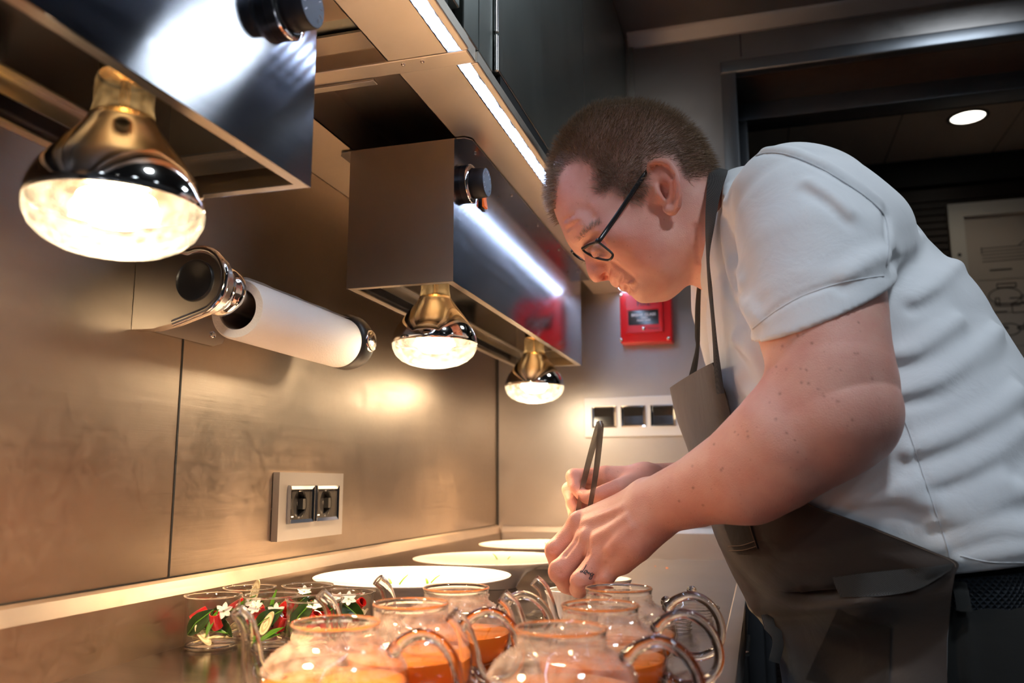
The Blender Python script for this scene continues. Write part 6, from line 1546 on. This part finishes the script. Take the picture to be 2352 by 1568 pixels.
# ================================================================== glasses
g = chef
def bil(a, b, c, d, n, m_): pass
NIN, NOUT = (1340, 574, 1.110), (1371, 556, 1.052)
near_loop = [(a_, b_, .079-(.079-.029)*(c_)+1.0) for a_, b_, c_ in [(1339, 571, 0), (1347, 566, .25), (1358, 559, .62), (1368, 555, .93), (1374, 556, 1.0), (1390, 568, 1.0), (1404, 580, 1.0), (1407.5, 586, .98), (1404, 593.5, .93), (1396, 597, .80), (1381, 595, .52), (1364, 590, .25), (1351, 583, .06), (1342, 576.5, 0)]]
far_loop = [(a_, b_, c_-.018) for a_, b_, c_ in [(1331, 573, 1.132), (1324, 574, 1.150), (1317, 576, 1.168), (1314, 579, 1.178), (1317, 582, 1.182), (1324, 588, 1.182), (1333, 594, 1.178), (1343, 598, 1.168), (1350, 599.5, 1.152), (1352, 596, 1.140), (1347, 588, 1.132), (1339, 580, 1.128)]]
gl = bpy.data.objects.new('glasses', None); COL.objects.link(gl); gl.parent = chef; gl.location = tuple(np.array(P(1345, 580, 1.11))-np.array(chef.location)); gl['label'] = 'black-framed glasses'
bm = NB()
for lp_ in (near_loop, far_loop): tube(bm, catmull([P(*p) for p in lp_], 4, closed=True), .0016, 8, closed=True)
tube(bm, [P(1339, 572, 1.079), P(1335, 570, 1.104), P(1332, 574, 1.113)], .0014, 8)
tube(bm, catmull([P(1339, 570, 1.079), P(1354, 561, 1.058), P(1371, 555, 1.029)], 4), .0026, 8)
tube(bm, catmull([P(1331, 573, 1.114), P(1322, 573, 1.137), P(1313.5, 577, 1.160)], 4), .0020, 8)
obj('glasses_frame', bm, M['black_plastic'], gl, 60)
ht = sk.hit(1480, 400, .8, 1.3); ye = (ht[1] if ht is not None else 1.045)-.004
bm = NB(); tube(bm, catmull([P(1369, 553, 1.029), P(1377, 551, 1.027), P(1400, 519, ye-.006), P(1440, 461, ye-.005), P(1478, 404, ye), P(1490, 393, ye+.006), P(1500, 400, ye+.012)], 4), .0030, 8, flat=(.45, 1)); obj('temple_arm', bm, M['black_plastic'], gl, 60)
bm = NB(); tube(bm, catmull([P(1314, 577, 1.178), P(1322, 566, 1.186), P(1400, 470, 1.20), P(1460, 400, 1.20)], 4), .0026, 8, flat=(.45, 1)); obj('temple_arm', bm, M['black_plastic'], gl, 60)
for lp_, c_ in ((near_loop, (1374, 577, 1.057)), (far_loop, (1332, 585, 1.137))):
    bm = NB(); cv = bm.verts.new(lift(P(*c_), .0012)); L = [bm.verts.new(p) for p in catmull([P(*p) for p in lp_], 3, closed=True)]
    for i in range(len(L)): bm.faces.new((cv, L[i], L[(i+1) % len(L)]))
    obj('lens', bm, M['beaker'], gl, 170)
# eyelashes on the near eye
# ================================================================== tattoo on the ring finger
def zt(zx, zy): return 1080+zx*.28912, 1180+zy*.28912
STROKES = [[(922, 402), (912, 425), (898, 445), (885, 462), (874, 458), (884, 450), (900, 465), (922, 482)], [(918, 446), (908, 455), (914, 468), (926, 462), (922, 448), (930, 452), (934, 470)], [(936, 462), (940, 478), (938, 470), (946, 466), (952, 474), (952, 488)], [(972, 468), (958, 474), (958, 490), (970, 488), (976, 474), (970, 500), (958, 518), (944, 512), (952, 500), (985, 478)]]
bm = NB()
for s_ in STROKES:
    q = []
    for zx, zy in catmull(s_, 3):
        p = sk.hit(*zt(zx, zy), .8, 1.2)
        if p is not None: q.append(lift(p, .0006))
    if len(q) > 2: tube(bm, q, .00042, 5)
tt = obj('tattoo', bm, simple('tattoo ink', (.06, .06, .07), .6), chef, 60); tt['label'] = 'handwritten word tattooed on the ring finger'
# ================================================================== tweezers in the far hand
top = P(1379, 970, 1.105); tip = P(1316, 1300, 1.030)
tw = thing('tweezers', 'long steel plating tweezers held in the far hand above the ramekin', 'tweezers', tuple(top))
def blade(bow):
    rows = []; ax = (tip-top); L = np.linalg.norm(ax); ax = ax/L; sd = np.cross(ax, np.array([0, 1, .1])); sd /= np.linalg.norm(sd); wd = np.cross(ax, sd); sd, wd = sd*.72+wd*.69, wd*.72-sd*.69
    for t_ in np.linspace(0, 1, 16):
        o_ = bow*(.0015+.0105*math.sin(PI*min(1, t_*.92))**1.0); w_ = .0046*(1-.75*t_**1.5)+.0006
        c = top+ax*L*t_+sd*o_
        rows.append([c-wd*w_, c+wd*w_])
    bm = NB(); sheet(bm, rows); 
    bmesh.ops.solidify(bm, geom=bm.faces[:], thickness=.0016); return bm
for s_ in (-1, 1): obj('blade', blade(s_), M['steel_plain'], tw, 40)
bm = NB(); tube(bm, [top+np.array([-.0005, 0, .002]), top+np.array([0, 0, -.006])], [.0030, .0042], 12); obj('joint', bm, M['steel_plain'], tw, 60)
